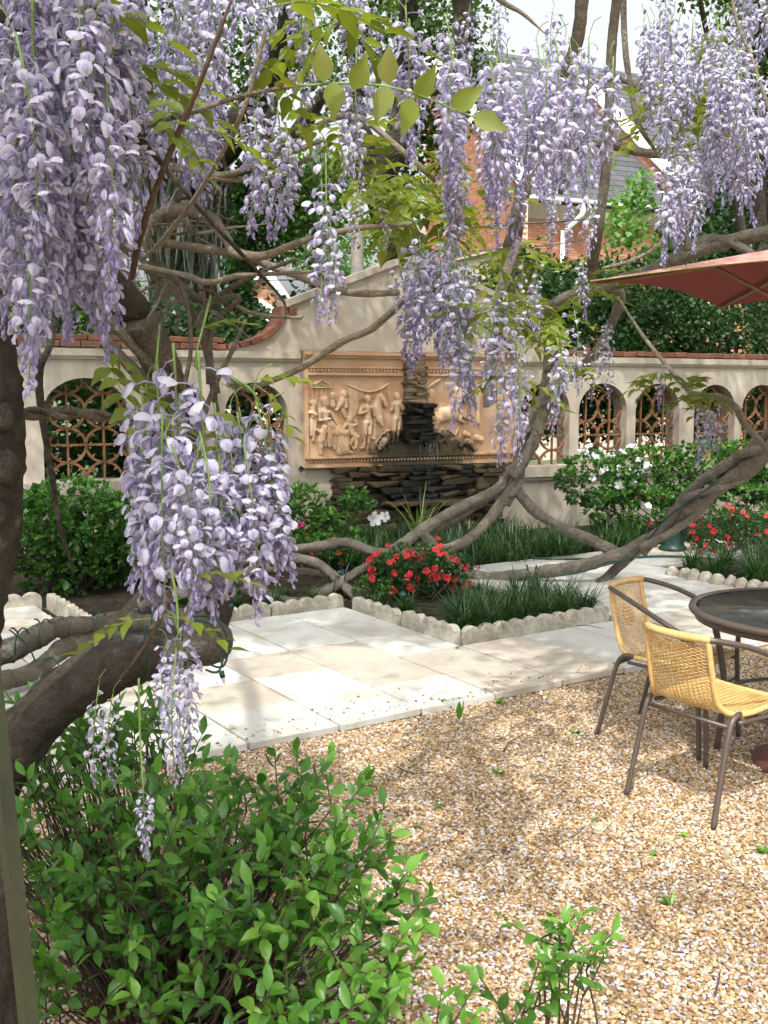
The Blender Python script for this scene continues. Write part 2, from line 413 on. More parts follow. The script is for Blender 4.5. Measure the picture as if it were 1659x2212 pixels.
M['petal'] = petalmat('wisteria_petal', [(0, (.73, .715, .805)), (.35, (.62, .60, .745)), (.65, (.47, .43, .645)), (1, (.28, .23, .46))], .48)
M['azalea_red'] = petalmat('azalea_red', [(0, (.52, .022, .032)), (1, (.72, .065, .075))], .35)
M['azalea_white'] = petalmat('azalea_white', [(0, (.72, .74, .74)), (1, (.85, .86, .86))], .35)
M['azalea_pink'] = petalmat('azalea_pink', [(0, (.55, .03, .16)), (1, (.7, .07, .25))], .35)
# man-made
M['brown_metal'] = simple('bronze_metal', (.075, .055, .045), .42, .1, 30, spec=.6)
def wick():
    m = mat('wicker'); c = ramp(m, noise_tex(m, 60, 3), [(.3, (.50, .31, .105)), (.7, (.66, .45, .19))]); setp(m, c, .45, None, .5); return m
M['wicker'] = wick()
M['sunlit_canvas'] = simple('sunlit_canvas', (.48, .24, .205), .85, .08, 6, .25, 300)  # sunlight on the maroon fabric painted in as a paler pink
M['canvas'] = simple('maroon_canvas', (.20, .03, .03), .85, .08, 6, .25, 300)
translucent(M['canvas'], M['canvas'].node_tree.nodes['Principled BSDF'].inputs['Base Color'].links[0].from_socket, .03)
M['wood'] = simple('umbrella_wood', (.22, .15, .085), .6, .2, 15)
M['trim'] = simple('canvas_piping', (.48, .36, .20), .8, .1, 20)
def glass():
    m = mat('table_glass'); c = ramp(m, noise_tex(m, 50, 5, .8), [(.5, (.03, .03, .028)), (.68, (.05, .05, .045)), (.78, (.32, .31, .27))])
    setp(m, c, ramp(m, noise_tex(m, 30, 4), [(.3, (.08,)*3), (.7, (.3,)*3)]), None, .7); return m
M['glass'] = glass()
M['base_maroon'] = simple('cast_base', (.10, .035, .03), .5, .2, 12, .3, 60)
M['green_paint'] = simple('green_enamel', (.010, .042, .030), .38, .2, 15, .1, 80)
M['post_paint'] = simple('olive_post_paint', (.036, .041, .018), .5, .3, 7, .15, 60)
M['hose'] = simple('garden_hose', (.012, .06, .045), .4, .1, 15)
M['wire'] = simple('green_cable', (.006, .045, .038), .5, .1, 20)
M['clear'] = simple('bulb_glass', (.6, .6, .58), .1, .05, 10, spec=.8)
def rust():
    m = mat('rust_grille'); c = ramp(m, noise_tex(m, 16, 5, .7), [(.3, (.15, .073, .036)), (.6, (.24, .12, .06)), (.8, (.31, .17, .095))]); setp(m, c, .85, bump(m, noise_tex(m, 70, 4), .4, .01), .3); return m
M['rust'] = rust()
M['slate'] = None
def slate():
    m = mat('slate'); r = attr(m)
    c = ramp(m, math_(m, 'ADD', math_(m, 'MULTIPLY', r, .7), math_(m, 'MULTIPLY', noise_tex(m, 2, 4), .3)), [(0, (.034, .037, .042)), (.5, (.046, .049, .054)), (1, (.06, .063, .067))])
    setp(m, c, .65, bump(m, noise_tex(m, 30, 3), .3, .01), .4); return m
M['slate'] = slate()
M['white_paint'] = simple('white_trim_paint', (.78, .77, .74), .5, .06, 6)
M['pole_wood'] = simple('pole_wood', (.22, .20, .17), .85, .25, 9, .5, 30)
M['galv'] = simple('transformer_enamel', (.50, .56, .62), .4, .08, 5)
M['black_rubber'] = simple('cable_sheath', (.02, .02, .022), .6, .1, 10)
M['porcelain'] = simple('porcelain', (.6, .63, .68), .2, .08, 10)
M['ink'] = simple('stencil_paint', (.02, .06, .16), .6, .1, 10)
M['lawn'] = simple('ground_cover', (.05, .08, .03), .95, .4, 6, .6, 30)

# ================================================================== THE SETTING
# path grid: s along the gravel edge, t towards the wall
TH = R(33); G1 = np.array([math.cos(TH), math.sin(TH)]); G2 = np.array([-math.sin(TH), math.cos(TH)]); GO = np.array([0.0, 5.30])
def gr(s, t, z=0.0): p = GO+G1*s+G2*t; return (p[0], p[1], z)
def sheet(name, poly, z, m, kind='structure', **kw):
    mb = MB(); mb.add([(*p[:2], z) for p in poly], [list(range(len(poly)))]); return part(name, mb.mesh(name, m), kind=kind, **kw)
sheet('ground', [(-120, -60), (120, -60), (120, 260), (-120, 260)], -.012, M['lawn'])
sheet('gravel_court', [gr(-9, -.06), gr(-9, -14), gr(9, -14), gr(9, -.06)], -.004, M['gravel_bed'])
sheet('garden_soil', [gr(-9, 2.3), gr(.9, 2.3), gr(.9, .8), gr(9.5, .8), gr(9.5, 12), gr(-9, 12)], 0.0, M['soil'])

# paving slabs, each a bevelled block bedded a little unevenly
path = sheet('paved_path', [gr(-7, -.07), gr(6.6, -.07), gr(6.6, 3.3), gr(2.66, 3.3), gr(2.66, 1.0), gr(1.2, 1.0), gr(1.2, 2.44), gr(-.72, 2.44), gr(-.72, 3.75), gr(-7, 3.75)], .006, M['soil'])
SL = .503
slabmesh = []
for k in range(5):
    rg = np.random.default_rng(k)
    v, f = chamfer((SL/2-.0075, SL/2-.0075, .02), .004, .0018, rg); slabmesh.append(MB().add(v, f).mesh('paving_slab', M['paving']))
def paved(s, t):
    if not (-7 < s < 6.5): return False
    if t < 2.44 and s < 1.2: return True
    if s < -.72 and t < 3.75: return True
    if t < .92: return s < 4.45 or True
    if s > 2.66 and t < 3.3: return not (s > 4.5 and .95 < t < 2.25)
    return False
for i in range(-14, 13):
    for j in range(0, 8):
        s = .19+SL*(i+.5); t = -.08+SL*.99*(j+.5)
        if not paved(s, t): continue
        p = gr(s, t, .022+rng.uniform(-.002, .002))
        part('paving_slab', slabmesh[(i*7+j*3) % 5], path, mw=TRS(p, (rng.normal(0, .002), rng.normal(0, .002), TH+rng.normal(0, .002)+(j % 2)*math.pi/1), (1, 1, 1)))

# gravel: thousands of separate pebbles scattered over the court
def gravel():
    xs, ys = [], []
    step = .0114
    gy = np.arange(2.35, 6.6, step)
    P = []
    for y in gy:
        half = y*.41+.12
        x = np.arange(-min(half, 2.6), min(half, 2.9), step)
        P.append(np.stack([x, np.full_like(x, y)], -1))
    P = np.concatenate(P); P += rng.uniform(-.7, .7, P.shape)*step
    rel = P-GO; t = rel@G2
    spill = (t > -.06) & (t < .30) & (rng.random(len(P)) < .035*np.exp(-np.clip(t, 0, 1)*9))
    main = t < -.075; zz = np.where(spill, .0455, 0.0)[main | spill]; P = P[main | spill]
    far = np.linalg.norm(P, axis=1)
    keep = rng.random(len(P)) < np.clip(1.35-(far-3)*.16, .6, 1)
    P = P[keep]; zz = zz[keep]
    und = vnoise(np.c_[P, np.zeros(len(P))][:, :3]*1.0, 2.2) if False else 0
    z = rng.uniform(-.002, .005, len(P))*(zz == 0)+zz
    me = bpy.data.meshes.new('gravel'); me.vertices.add(len(P)); me.vertices.foreach_set('co', np.c_[P, z].astype(np.float32).ravel())
    me.materials.append(M['pebble']); me.update()
    ng = bpy.data.node_groups.new('pebbles', 'GeometryNodeTree')
    ng.interface.new_socket('Geometry', in_out='INPUT', socket_type='NodeSocketGeometry')
    ng.interface.new_socket('Geometry', in_out='OUTPUT', socket_type='NodeSocketGeometry')
    N = ng.nodes; L = ng.links
    gi = N.new('NodeGroupInput'); go = N.new('NodeGroupOutput')
    ico = N.new('GeometryNodeMeshIcoSphere'); ico.inputs['Radius'].default_value = 1; ico.inputs['Subdivisions'].default_value = 2
    sm = N.new('GeometryNodeSetMaterial'); sm.inputs['Material'].default_value = M['pebble']
    ss = N.new('GeometryNodeSetShadeSmooth')
    iop = N.new('GeometryNodeInstanceOnPoints')
    rr = N.new('FunctionNodeRandomValue'); rr.data_type = 'FLOAT_VECTOR'
    rr.inputs[0].default_value = (-.45, -.45, 0); rr.inputs[1].default_value = (.45, .45, 6.28)
    rs = N.new('FunctionNodeRandomValue'); rs.data_type = 'FLOAT_VECTOR'
    rs.inputs[0].default_value = (.0042, .0034, .0028); rs.inputs[1].default_value = (.0122, .0090, .0062)
    rs.inputs['Seed'].default_value = 5
    L.new(ico.outputs[0], ss.inputs[0]); L.new(ss.outputs[0], sm.inputs[0]); L.new(sm.outputs[0], iop.inputs['Instance'])
    L.new(gi.outputs[0], iop.inputs['Points']); L.new(rr.outputs[0], iop.inputs['Rotation']); L.new(rs.outputs[0], iop.inputs['Scale'])
    L.new(iop.outputs[0], go.inputs[0])
    o = part('gravel', me, label='tan and white pea gravel covering the courtyard', category='gravel', kind='stuff')
    md = o.modifiers.new('pebbles', 'NODES'); md.node_group = ng
gravel()

# scalloped concrete edging: every block has five humps and stands a little out of line
def edging_mesh(k):
    rg = np.random.default_rng(40+k); n = 5; Lh = .30; pts = []
    hump = []
    for i in range(n):
        c = -Lh+Lh/n+2*Lh/n*i; r = Lh/n
        for a in np.linspace(math.pi*.94, math.pi*.06, 7): hump.append((c+r*math.cos(a)*.98, .085+r*.72*math.sin(a)+rg.uniform(-.002, .002)))
    poly = [(-Lh, -.03)]+[(Lh, -.03)]+hump[::-1]
    mb = MB()
    extrude(mb, [poly], lambda p, q, w: np.stack([p, w, q], -1), -.027, .027)
    return mb.mesh('edging_block', M['concrete'])
EDG = [edging_mesh(k) for k in range(3)]
def edging(label, runs):
    e = thing('bed_edging', label, 'edging', gr(*runs[0][0]), 'scalloped concrete edging')
    k = 0
    for (a, b) in runs:
        a = np.array(a, float); b = np.array(b, float); n = max(1, round(np.linalg.norm(b-a)/.60)); ln = np.linalg.norm(b-a)/n
        ang = math.atan2(*(b-a)[::-1])+TH
        for i in range(n):
            c = a+(b-a)*(i+.5)/n
            part('edging_block', EDG[k % 3], e, mw=TRS(gr(c[0]+rng.normal(0, .006), c[1]+rng.normal(0, .006), .02+rng.normal(0, .006)), (rng.normal(0, .03), rng.normal(0, .015), ang+rng.normal(0, .025)), (ln/.605, 1, 1)))
            k += 1
edging('scalloped pale concrete edging round the bed of red azalea and mondo grass', [((1.25, 2.34), (1.22, .98)), ((1.24, .97), (2.62, .99))])
edging('scalloped concrete edging along the soil bed below the twisted vine', [((-.68, 2.47), (1.22, 2.47)), ])
edging('scalloped concrete edging stepping back at far left beside the evergreen bush', [((-.72, 3.75), (-.72, 2.56)), ((-2.2, 3.78), (-.76, 3.78))])
# round stones round the right-hand bed
e = thing('stone_border', 'row of rounded pale stones edging the grass bed behind the glass table', 'edging', gr(4.45, 1.5))
for i in range(11):
    t = 2.0-.125*i if i < 9 else .95; s = 4.46+rng.normal(0, .02) if i < 9 else 4.46+.13*(i-8)
    v, f = _hull(unit(rng.normal(0, 1, (40, 3)))*np.array([.075, .062, .075])*rng.uniform(.9, 1.15, 3))
    part('stone', MB().add(v, f).mesh('stone', M['concrete'], True), e, mw=TRS(gr(s, t, .055), (0, 0, rng.uniform(0, 6))))

# ================================================================== GARDEN WALL
WO = np.array([-3.10, 10.78]); WE = np.array([.9128, .4084]); WE /= np.linalg.norm(WE); WN = np.array([WE[1], -WE[0]])
WANG = math.atan2(WE[1], WE[0])
def WT(u, z, w):
    u, z, w = np.broadcast_arrays(np.asarray(u, float), z, w)
    return np.stack([WO[0]+WE[0]*u+WN[0]*w, WO[1]+WE[1]*u+WN[1]*w, z], -1)
def WP(u, z, w=0.0): return WT(u, z, w).reshape(3)
M['terracotta'] = terracotta()
M['terracotta_worn'] = terracotta(((.46, .27, .15), (.58, .40, .26), (.63, .49, .35)), 'worn_terracotta')
def wbox(mb, u0, u1, z0, z1, w0, w1, a=0.0, m=0):
    P = boxv(((u0+u1)/2, (z0+z1)/2, (w0+w1)/2), ((u1-u0)/2, (z1-z0)/2, (w1-w0)/2))
    mb.add(WT(P[:, 0], P[:, 1], P[:, 2]), BOXF[:, ::-1], a, m)
ARCH = [(-.42, .46, 1.86), (.62, 1.30, 1.83), (1.49, 2.21, 1.82), (5.26, 5.98, 1.83), (6.12, 6.87, 1.83), (7.01, 7.73, 1.83), (7.98, 8.69, 1.82), (8.81, 9.53, 1.82), (9.68, 10.4, 1.82), (-1.62, -.76, 1.86)]
SILLZ = .80
def archloop(u0, u1, zt, zb, n=18, inset=0.0):
    u0 += inset; u1 -= inset; zt -= inset
    r = (u1-u0)/2; c = (u0+u1)/2; k = min(r*.95, .37)
    L = [(u0, zb), (u1, zb)]
    for a in np.linspace(0, math.pi, n): L.append((c+r*math.cos(a), zt-k+k*math.sin(a)))
    return L
UC = 3.78
def curve_top():
    L = []
    for a in np.linspace(0, 1, 14):                        # concave quarter, then the straight rake
        L.append((1.40+.80*math.sin(a*math.pi/2)**1.0*1.0, 2.17+.45*(1-math.cos(a*math.pi/2))))
    L.append((2.22, 2.66)); L.append((UC-.25, 3.17)); L.append((UC-.1, 3.21))
    R_ = [(2*UC-u, z) for u, z in L[::-1]]
    return L+R_
top = curve_top()
outer = [(-4.2, -.1), (12.5, -.1), (12.5, 2.17)]+top[::-1]+[(-4.2, 2.17)]
wall = thing('garden_wall', 'tall beige stucco garden wall with arched openings, curved gable and brick coping', 'wall', tuple(WP(0, 0)))
mb = MB(); extrude(mb, [outer]+[archloop(a, b, z, SILLZ)[::-1] for a, b, z in ARCH], WT, 0.0, -.28)
part('wall_face', mb.mesh('wall_face', M['stucco']), wall)
for u0, u1 in ((-4.2, 2.36), (5.2, 12.5)):                 # cornice band, broken by the panel
    mb = MB(); wbox(mb, u0, u1, 2.055, 2.085, .002, .030); wbox(mb, u0, u1, 2.085, 2.16, .002, .052)
    part('cornice', mb.mesh('cornice', M['stucco']), wall)
mb = MB(); wbox(mb, 2.36, 5.2, 2.178, 2.20, .002, .03); part('string_course', mb.mesh('string_course', M['stucco']), wall)
for u0, u1 in ((-4.2, 2.3), (5.22, 12.5)):
    mb = MB(); wbox(mb, u0, u1, .66, .79, .002, .075); wbox(mb, u0, u1, .615, .66, .002, .04); part('sill', mb.mesh('sill', M['stucco']), wall)
for sgn in (1, -1):                                        # rake mouldings
    pts = [(2.20, 2.65), (UC-.25, 3.165), (UC, 3.215)]
    if sgn < 0: pts = [(2*UC-u, z) for u, z in pts][::-1]
    loop = pts+[(u, z+.075) for u, z in pts[::-1]]
    mb = MB(); extrude(mb, [loop], WT, .045, -.31); part('rake_moulding', mb.mesh('rake_moulding', M['stucco']), wall)
# coping bricks, one by one
cb = []
for k in range(4):
    v, f = chamfer((.098, .165, .033), .006, .004, np.random.default_rng(90+k)); cb.append(MB().add(v, f).mesh('brick', M['coping_brick']))
def put_brick(u, z, ang, sc=(1, 1, 1)):
    p = WP(u, z, -.12)
    m = Matrix.Translation(Vector(p)) @ Matrix.Rotation(WANG, 4, 'Z') @ Matrix.Rotation(-ang, 4, 'Y') @ Matrix.Diagonal((*sc, 1))
    part('brick', cb[int(rng.integers(4))], wall, mw=m)
u = -3.2
while u < 1.36:
    put_brick(u, 2.205+rng.normal(0, .003), rng.normal(0, .01)); put_brick(u+.08+rng.normal(0, .01), 2.272+rng.normal(0, .002), rng.normal(0, .01), (.98, 1, .9)); u += .205
u = 6.25
while u < 11.4:
    put_brick(u, 2.205+rng.normal(0, .003), rng.normal(0, .01)); u += .205
for side in (0, 1):
    prev = None
    for a in np.linspace(0.04, .97, 9):
        uu = 1.40+.80*math.sin(a*math.pi/2); zz = 2.17+.45*(1-math.cos(a*math.pi/2)); sl = math.atan2(.45*math.sin(a*math.pi/2), .80*math.cos(a*math.pi/2))
        nx, nz = -math.sin(sl), math.cos(sl)
        if side: put_brick(2*UC-uu-nx*.033, zz+nz*.03, -sl, (.60, 1, .92))
        else: put_brick(uu+nx*.033, zz+nz*.03, sl, (.60, 1, .92))
    q = (2.275, 2.615); put_brick(2*UC-q[0] if side else q[0], q[1]-.01, 0, (.42, 1.06, 1.3))
# grilles: rust-red cast lattice of pointed stars
def grille(u0, u1, zt):
    mb = MB(); c = (u0+u1)/2; hw = .185; hh = .18
    def inside(p): 
        r = (u1-u0)/2; k = min(r*.95, .37)
        if p[1] < SILLZ+.0: return False
        if abs(p[0]-c) > r: return False
        if p[1] > zt-k: return ((p[0]-c)/r)**2+((p[1]-zt+k)/k)**2 < 1.0
        return True
    def strip(pts, wd, w0=-.115, w1=-.145):
        pts = np.array(pts); T = unit(np.gradient(pts, axis=0)); Nn = np.stack([-T[:, 1], T[:, 0]], -1)
        run = []
        def flush():
            if len(run) > 1:
                i0, i1 = run[0], run[-1]+1
                A = pts[i0:i1]+Nn[i0:i1]*wd; B = pts[i0:i1]-Nn[i0:i1]*wd
                loop = [tuple(p) for p in A]+[tuple(p) for p in B[::-1]]
                extrude(mb, [loop], WT, w0, w1)
            run.clear()
        for i, p in enumerate(pts):
            if inside(p): run.append(i)
            else: flush()
        flush()
    for k in (-1, 1):
        strip([(c+k*hw+.0003, z) for z in np.linspace(SILLZ, zt, 40)], .010)
    for z in (1.165,): strip([(x, z) for x in np.linspace(u0, u1, 40)], .011)
    for kx in (-2, -1, 0, 1, 2):
        for kz in range(-1, 8):
            cx, cz = c+kx*2*hw, .98+hh*2*kz
            for sx in (1, -1):
                for sz in (1, -1):
                    pts = [(cx+sx*hw*(1-math.cos(t)), cz+sz*hh*(1-math.sin(t))) for t in np.linspace(0.02, math.pi/2-.02, 13)]
                    strip(pts, .0125, -.112, -.138)
                    px_, pz_ = pts[6]                                    # small cusp at the middle of each curve
                    if inside((px_, pz_)):
                        d = np.array([sx, sz])/1.414
                        p = np.array([px_, pz_])
                        q = np.array([-d[1], d[0]])
                        tri = [tuple(p+q*.04), tuple(p+q*.012+d*.02), tuple(p+d*.055), tuple(p-q*.012+d*.02), tuple(p-q*.04), tuple(p-d*.012)]
                        extrude(mb, [tri], WT, -.110, -.136)
    return mb.mesh('grille', M['rust'])
for a, b, z in ARCH[:9]: part('grille', grille(a, b, z), wall)

# ================================================================== RELIEF PANEL
PU0, PU1, PZ0, PZ1 = 2.39, 5.16, .86, 2.175
panel = thing('relief_panel', 'terracotta relief panel of classical figures and a rearing horse on the wall', 'relief panel', tuple(WP(2.39, .86)))
mb = MB(); wbox(mb, PU0, PU1, PZ0, PZ1, .003, .040); part('panel_slab', mb.mesh('panel_slab', M['terracotta']), panel)
for u0, u1 in ((PU0, PU0+.045), (PU1-.045, PU1)):
    mb = MB(); wbox(mb, u0, u1, .992, 2.012, .042, .075); part('frame_stile', mb.mesh('frame_stile', M['terracotta']), panel)
for u0, u1 in ((PU0-.01, 3.60), (3.87, PU1+.02)):
    mb = MB(); wbox(mb, u0, u1, 2.13, 2.17, .042, .13); wbox(mb, u0, u1, 2.10, 2.13, .042, .10); wbox(mb, u0, u1, 2.015, 2.10, .042, .065)
    part('top_moulding', mb.mesh('top_moulding', M['terracotta']), panel)
    mb = MB(); wbox(mb, u0+.055, u1, 1.985, 2.012, .042, .085); wbox(mb, u0+.055, u1, 1.935, 1.985, .042, .058); wbox(mb, u0+.055, u1, 1.905, 1.935, .042, .078)
    part('bead_moulding', mb.mesh('bead_moulding', M['terracotta']), panel)
for u0, u1 in ((PU0-.008, 3.55), (3.55, PU1+.012)):
    mb = MB(); wbox(mb, u0, u1, .965, .99, .042, .12); wbox(mb, u0, u1, .90, .965, .042, .07); wbox(mb, u0, u1, .862, .90, .042, .105)
    part('bottom_moulding', mb.mesh('bottom_moulding', M['terracotta']), panel)
dv, df = chamfer((.0125, .016, .014), .004)
dm = MB().add(dv, df).mesh('dentil', M['terracotta'])
for row, (z, w) in enumerate(((1.960, .066), (.933, .080))):
    u = PU0+.075
    while u < PU1-.06:
        if not (row == 0 and 3.58 < u < 3.88):
            part('dentil', dm, panel, mw=Matrix.Translation(Vector(WP(u, z, w))) @ Matrix.Rotation(WANG, 4, 'Z'))
        u += .043
# figures as shallow sculpted relief (panel picture coordinates -> metres)
def pu(cx): return 2.44+(cx-130)*.000885
def pz(cy): return .995+(1300-cy)*.00079
def figure(caps, name='relief_figure', res=.0052, folds=0.0, hscale=1.0):
    """caps: (x1, y1, r1, x2, y2, r2, height) in picture units, blended into one swelling surface"""
    A = []
    for c in caps:
        x1, y1, r1, x2, y2, r2, h = c
        A.append((pu(x1), pz(y1), r1*.00084, pu(x2), pz(y2), r2*.00084, h*1.05))
    u0 = min(min(a[0]-a[2], a[3]-a[5]) for a in A)-.01; u1 = max(max(a[0]+a[2], a[3]+a[5]) for a in A)+.01
    z0 = min(min(a[1]-a[2], a[4]-a[5]) for a in A)-.01; z1 = max(max(a[1]+a[2], a[4]+a[5]) for a in A)+.01
    U, Z = np.meshgrid(np.arange(u0, u1, res), np.arange(z0, z1, res))
    H = np.zeros_like(U)
    for x1, y1, r1, x2, y2, r2, h in A:
        dx, dy = x2-x1, y2-y1; l2 = dx*dx+dy*dy+1e-9
        t = np.clip(((U-x1)*dx+(Z-y1)*dy)/l2, 0, 1); r = r1+(r2-r1)*t
        d = np.hypot(U-x1-t*dx, Z-y1-t*dy)/r
        k = h*.001*np.clip(1-d*d, 0, 1)**.38
        H = np.maximum(H, k)+.06*np.minimum(H, k)
    if folds:
        ph = U*230+np.sin(Z*24)*3.0+Z*90
        H = np.where(H > .012, H+folds*np.sin(ph), H)
    H = H*hscale
    n0, n1 = U.shape; V = WT(U.ravel(), Z.ravel(), .0395+H.ravel())
    idx = np.arange(n0*n1).reshape(n0, n1)
    F = np.stack([idx[:-1, :-1], idx[:-1, 1:], idx[1:, 1:], idx[1:, :-1]], -1).reshape(-1, 4)
    keep = (H.ravel()[F] > .0025).any(1); F = F[keep]
    mb = MB(); mb.add(V, F); me = mb.mesh(name, M['terracotta_worn'], True)
    bm = bmesh.new(); bm.from_mesh(me); bmesh.ops.delete(bm, geom=[v for v in bm.verts if not v.link_faces], context='VERTS'); bm.to_mesh(me); bm.free()
    return part(name, me, panel)
figure([(190, 350, 8, 190, 500, 8, 14), (255, 350, 8, 255, 500, 8, 14), (320, 350, 8, 320, 470, 8, 14), (375, 350, 8, 375, 460, 8, 14), (430, 350, 8, 430, 420, 8, 14), (185, 325, 12, 450, 325, 12, 24), (185, 295, 10, 320, 215, 10, 22), (320, 215, 10, 450, 300, 10, 22), (200, 300, 8, 440, 300, 8, 14)], 'relief_temple')
sw = [(680, 290), (760, 330), (850, 365), (950, 385), (1050, 375), (1150, 335), (1240, 270)]
figure([(*sw[i], 14, *sw[i+1], 14, 36) for i in range(6)]+[(690+i*14, 330, 16, 690+i*16+rng.uniform(-6, 6), 900-i*35, 13, 20) for i in range(9)]+[(720+i*30, 350+i*8, 13, 830+i*18, 520-i*8, 8, 18) for i in range(6)]+[(1240, 290, 15, 1265, 500, 10, 20), (1215, 310, 13, 1230, 430, 8, 18), (1190, 330, 12, 1020, 470, 8, 18)], 'relief_drapery')
stand = lambda x, y, s, h=1.0, lean=0: [(x, y-270*s, 44*s, x+6*s, y-235*s, 40*s, 62*h), (x, y-210*s, 24*s, x, y-160*s, 30*s, 44*h), (x-62*s, y-130*s, 32*s, x+62*s, y-130*s, 32*s, 54*h), (x-10*s, y-120*s, 62*s, x, y+30*s, 48*s, 64*h), (x, y+40*s, 56*s, x+4*s, y+80*s, 58*s, 60*h),
    (x-34*s, y+90*s, 44*s, x-48*s, y+270*s, 32*s, 66*h), (x-48*s, y+270*s, 32*s, x-60*s, y+440*s, 20*s, 54*h), (x-60*s, y+445*s, 20*s, x-92*s, y+466*s, 15*s, 44*h), (x+36*s, y+90*s, 42*s, x+20*s, y+260*s, 30*s, 54*h), (x+20*s, y+260*s, 30*s, x+4*s, y+440*s, 18*s, 46*h), (x+4*s, y+445*s, 18*s, x-10*s, y+468*s, 16*s, 40*h)]
figure(stand(945, 740, 1.0)+[(865, 610, 30, 830, 700, 24, 56), (830, 700, 24, 925, 665, 18, 66), (1010, 610, 28, 1040, 730, 22, 54), (1050, 740, 12, 1045, 1075, 16, 34), (1000, 1060, 14, 1045, 1080, 14, 34)])
figure(stand(1370, 690, .95, .85)+[(1310, 560, 24, 1285, 660, 16, 46), (1400, 540, 60, 1460, 620, 45, 48)], folds=.0)
figure([(1130, 440, 42, 1160, 500, 40, 56), (1160, 500, 38, 1205, 590, 22, 52), (1110, 450, 45, 1080, 640, 80, 44), (1080, 640, 85, 1120, 790, 60, 42), (1120, 780, 45, 1150, 880, 22, 46), (1125, 415, 12, 1112, 385, 8, 40)], 'relief_horse')
figure([(350, 500, 52, 365, 560, 46, 62), (355, 600, 26, 350, 640, 34, 44), (300, 660, 40, 410, 680, 40, 56), (340, 690, 66, 350, 790, 58, 62), (280, 680, 28, 270, 790, 24, 60), (270, 790, 24, 420, 770, 18, 66), (440, 700, 24, 520, 880, 18, 50)])
figure([(400, 830, 60, 520, 950, 80, 48), (520, 950, 95, 640, 980, 60, 62), (560, 980, 80, 560, 1230, 70, 56), (640, 990, 52, 640, 1230, 60, 52), (420, 900, 50, 420, 1150, 40, 40), (500, 960, 40, 480, 1200, 26, 46), (640, 1230, 40, 720, 1265, 20, 44)], 'relief_drapery', folds=.0045)
figure([(340, 890, 48, 340, 905, 46, 58), (325, 960, 55, 310, 1060, 52, 60), (290, 1090, 40, 290, 1180, 32, 60), (290, 1180, 30, 290, 1270, 18, 52), (345, 1090, 36, 345, 1150, 28, 50), (270, 960, 22, 230, 925, 18, 46), (380, 960, 22, 400, 900, 15, 40)])
figure([(690, 780, 48, 690, 800, 46, 54), (650, 850, 26, 600, 910, 20, 50), (700, 870, 52, 720, 980, 55, 56), (730, 990, 50, 790, 1040, 46, 58), (785, 1050, 42, 770, 1190, 30, 56), (740, 1050, 36, 700, 1130, 26, 50), (690, 1130, 24, 750, 1220, 15, 46), (770, 800, 22, 800, 850, 26, 34), (700, 880, 22, 770, 860, 16, 60)])
figure([(465, 430, 40, 468, 450, 40, 44), (470, 480, 20, 460, 570, 50, 36)])
figure([(620, 410, 46, 620, 440, 44, 54), (600, 500, 46, 560, 570, 46, 48), (640, 500, 36, 640, 600, 36, 46), (560, 580, 26, 510, 640, 22, 50), (520, 590, 15, 570, 575, 15, 46), (600, 650, 44, 640, 740, 30, 34)], folds=.002)
figure([(200, 540, 50, 205, 570, 46, 50), (190, 620, 40, 190, 720, 52, 48), (150, 680, 32, 220, 710, 32, 56), (180, 760, 40, 170, 1000, 22, 34), (230, 760, 26, 190, 1080, 18, 32)], folds=.003)
figure([(1240, 1060, 50, 1160, 1160, 62, 52), (1160, 1160, 52, 1130, 1200, 58, 52), (1250, 1090, 22, 1245, 1215, 14, 44), (1235, 1030, 40, 1250, 1070, 40, 50)], 'relief_dog')
figure([(1070, 1230, 8, 1075, 1120, 8, 20), (1075, 1120, 8, 1150, 1020, 8, 20), (1150, 1010, 15, 1200, 985, 15, 20), (1240, 960, 18, 1270, 950, 18, 20)], 'relief_foliage')
# right-hand half: rider, rearing horse, branches and animals
ox = 1520
def rr_(L): return [(ox+(a-200)*1.10, b, c, ox+(d-200)*1.10, e_, f_, h) for a, b, c, d, e_, f_, h in L]
def crop2(L): return [(1640+(a-240)*.735*1.29, 150+(b-290)*1.16, c, 1640+(d-240)*.735*1.29, 150+(e_-290)*1.16, f_, h) for a, b, c, d, e_, f_, h in L]
figure(crop2([(990, 540, 70, 1030, 610, 40, 58), (970, 500, 62, 915, 620, 90, 54), (900, 640, 95, 840, 760, 105, 56), (840, 770, 110, 680, 790, 105, 56), (650, 800, 100, 570, 830, 90, 50), (860, 700, 44, 960, 760, 32, 60), (960, 770, 30, 940, 850, 24, 54), (940, 860, 26, 1000, 890, 20, 54), (980, 800, 26, 1090, 850, 18, 50), (570, 860, 60, 560, 960, 34, 44), (560, 960, 30, 510, 1060, 20, 40), (510, 1060, 18, 520, 1200, 16, 36)]), 'relief_horse')
figure(crop2([(480, 500, 55, 490, 560, 50, 54), (480, 600, 60, 470, 720, 66, 50), (450, 750, 80, 460, 830, 90, 46), (450, 900, 80, 480, 960, 80, 42), (430, 1000, 40, 430, 1150, 60, 36), (380, 500, 16, 360, 640, 16, 34), (500, 400, 16, 620, 330, 16, 34), (400, 460, 16, 500, 400, 16, 34)]), folds=.0035)
figure(crop2([(860, 1240, 14, 890, 1120, 12, 26), (890, 1120, 12, 880, 1050, 12, 26), (880, 1050, 11, 930, 970, 10, 26), (880, 1060, 10, 790, 1000, 9, 24), (630, 1220, 15, 620, 1150, 14, 28), (620, 1150, 14, 700, 1110, 12, 28), (700, 1110, 12, 750, 1170, 9, 26), (520, 1180, 12, 560, 1240, 12, 26), (780, 990, 16, 760, 980, 16, 22), (650, 1040, 20, 690, 1070, 20, 22)]), 'relief_foliage')
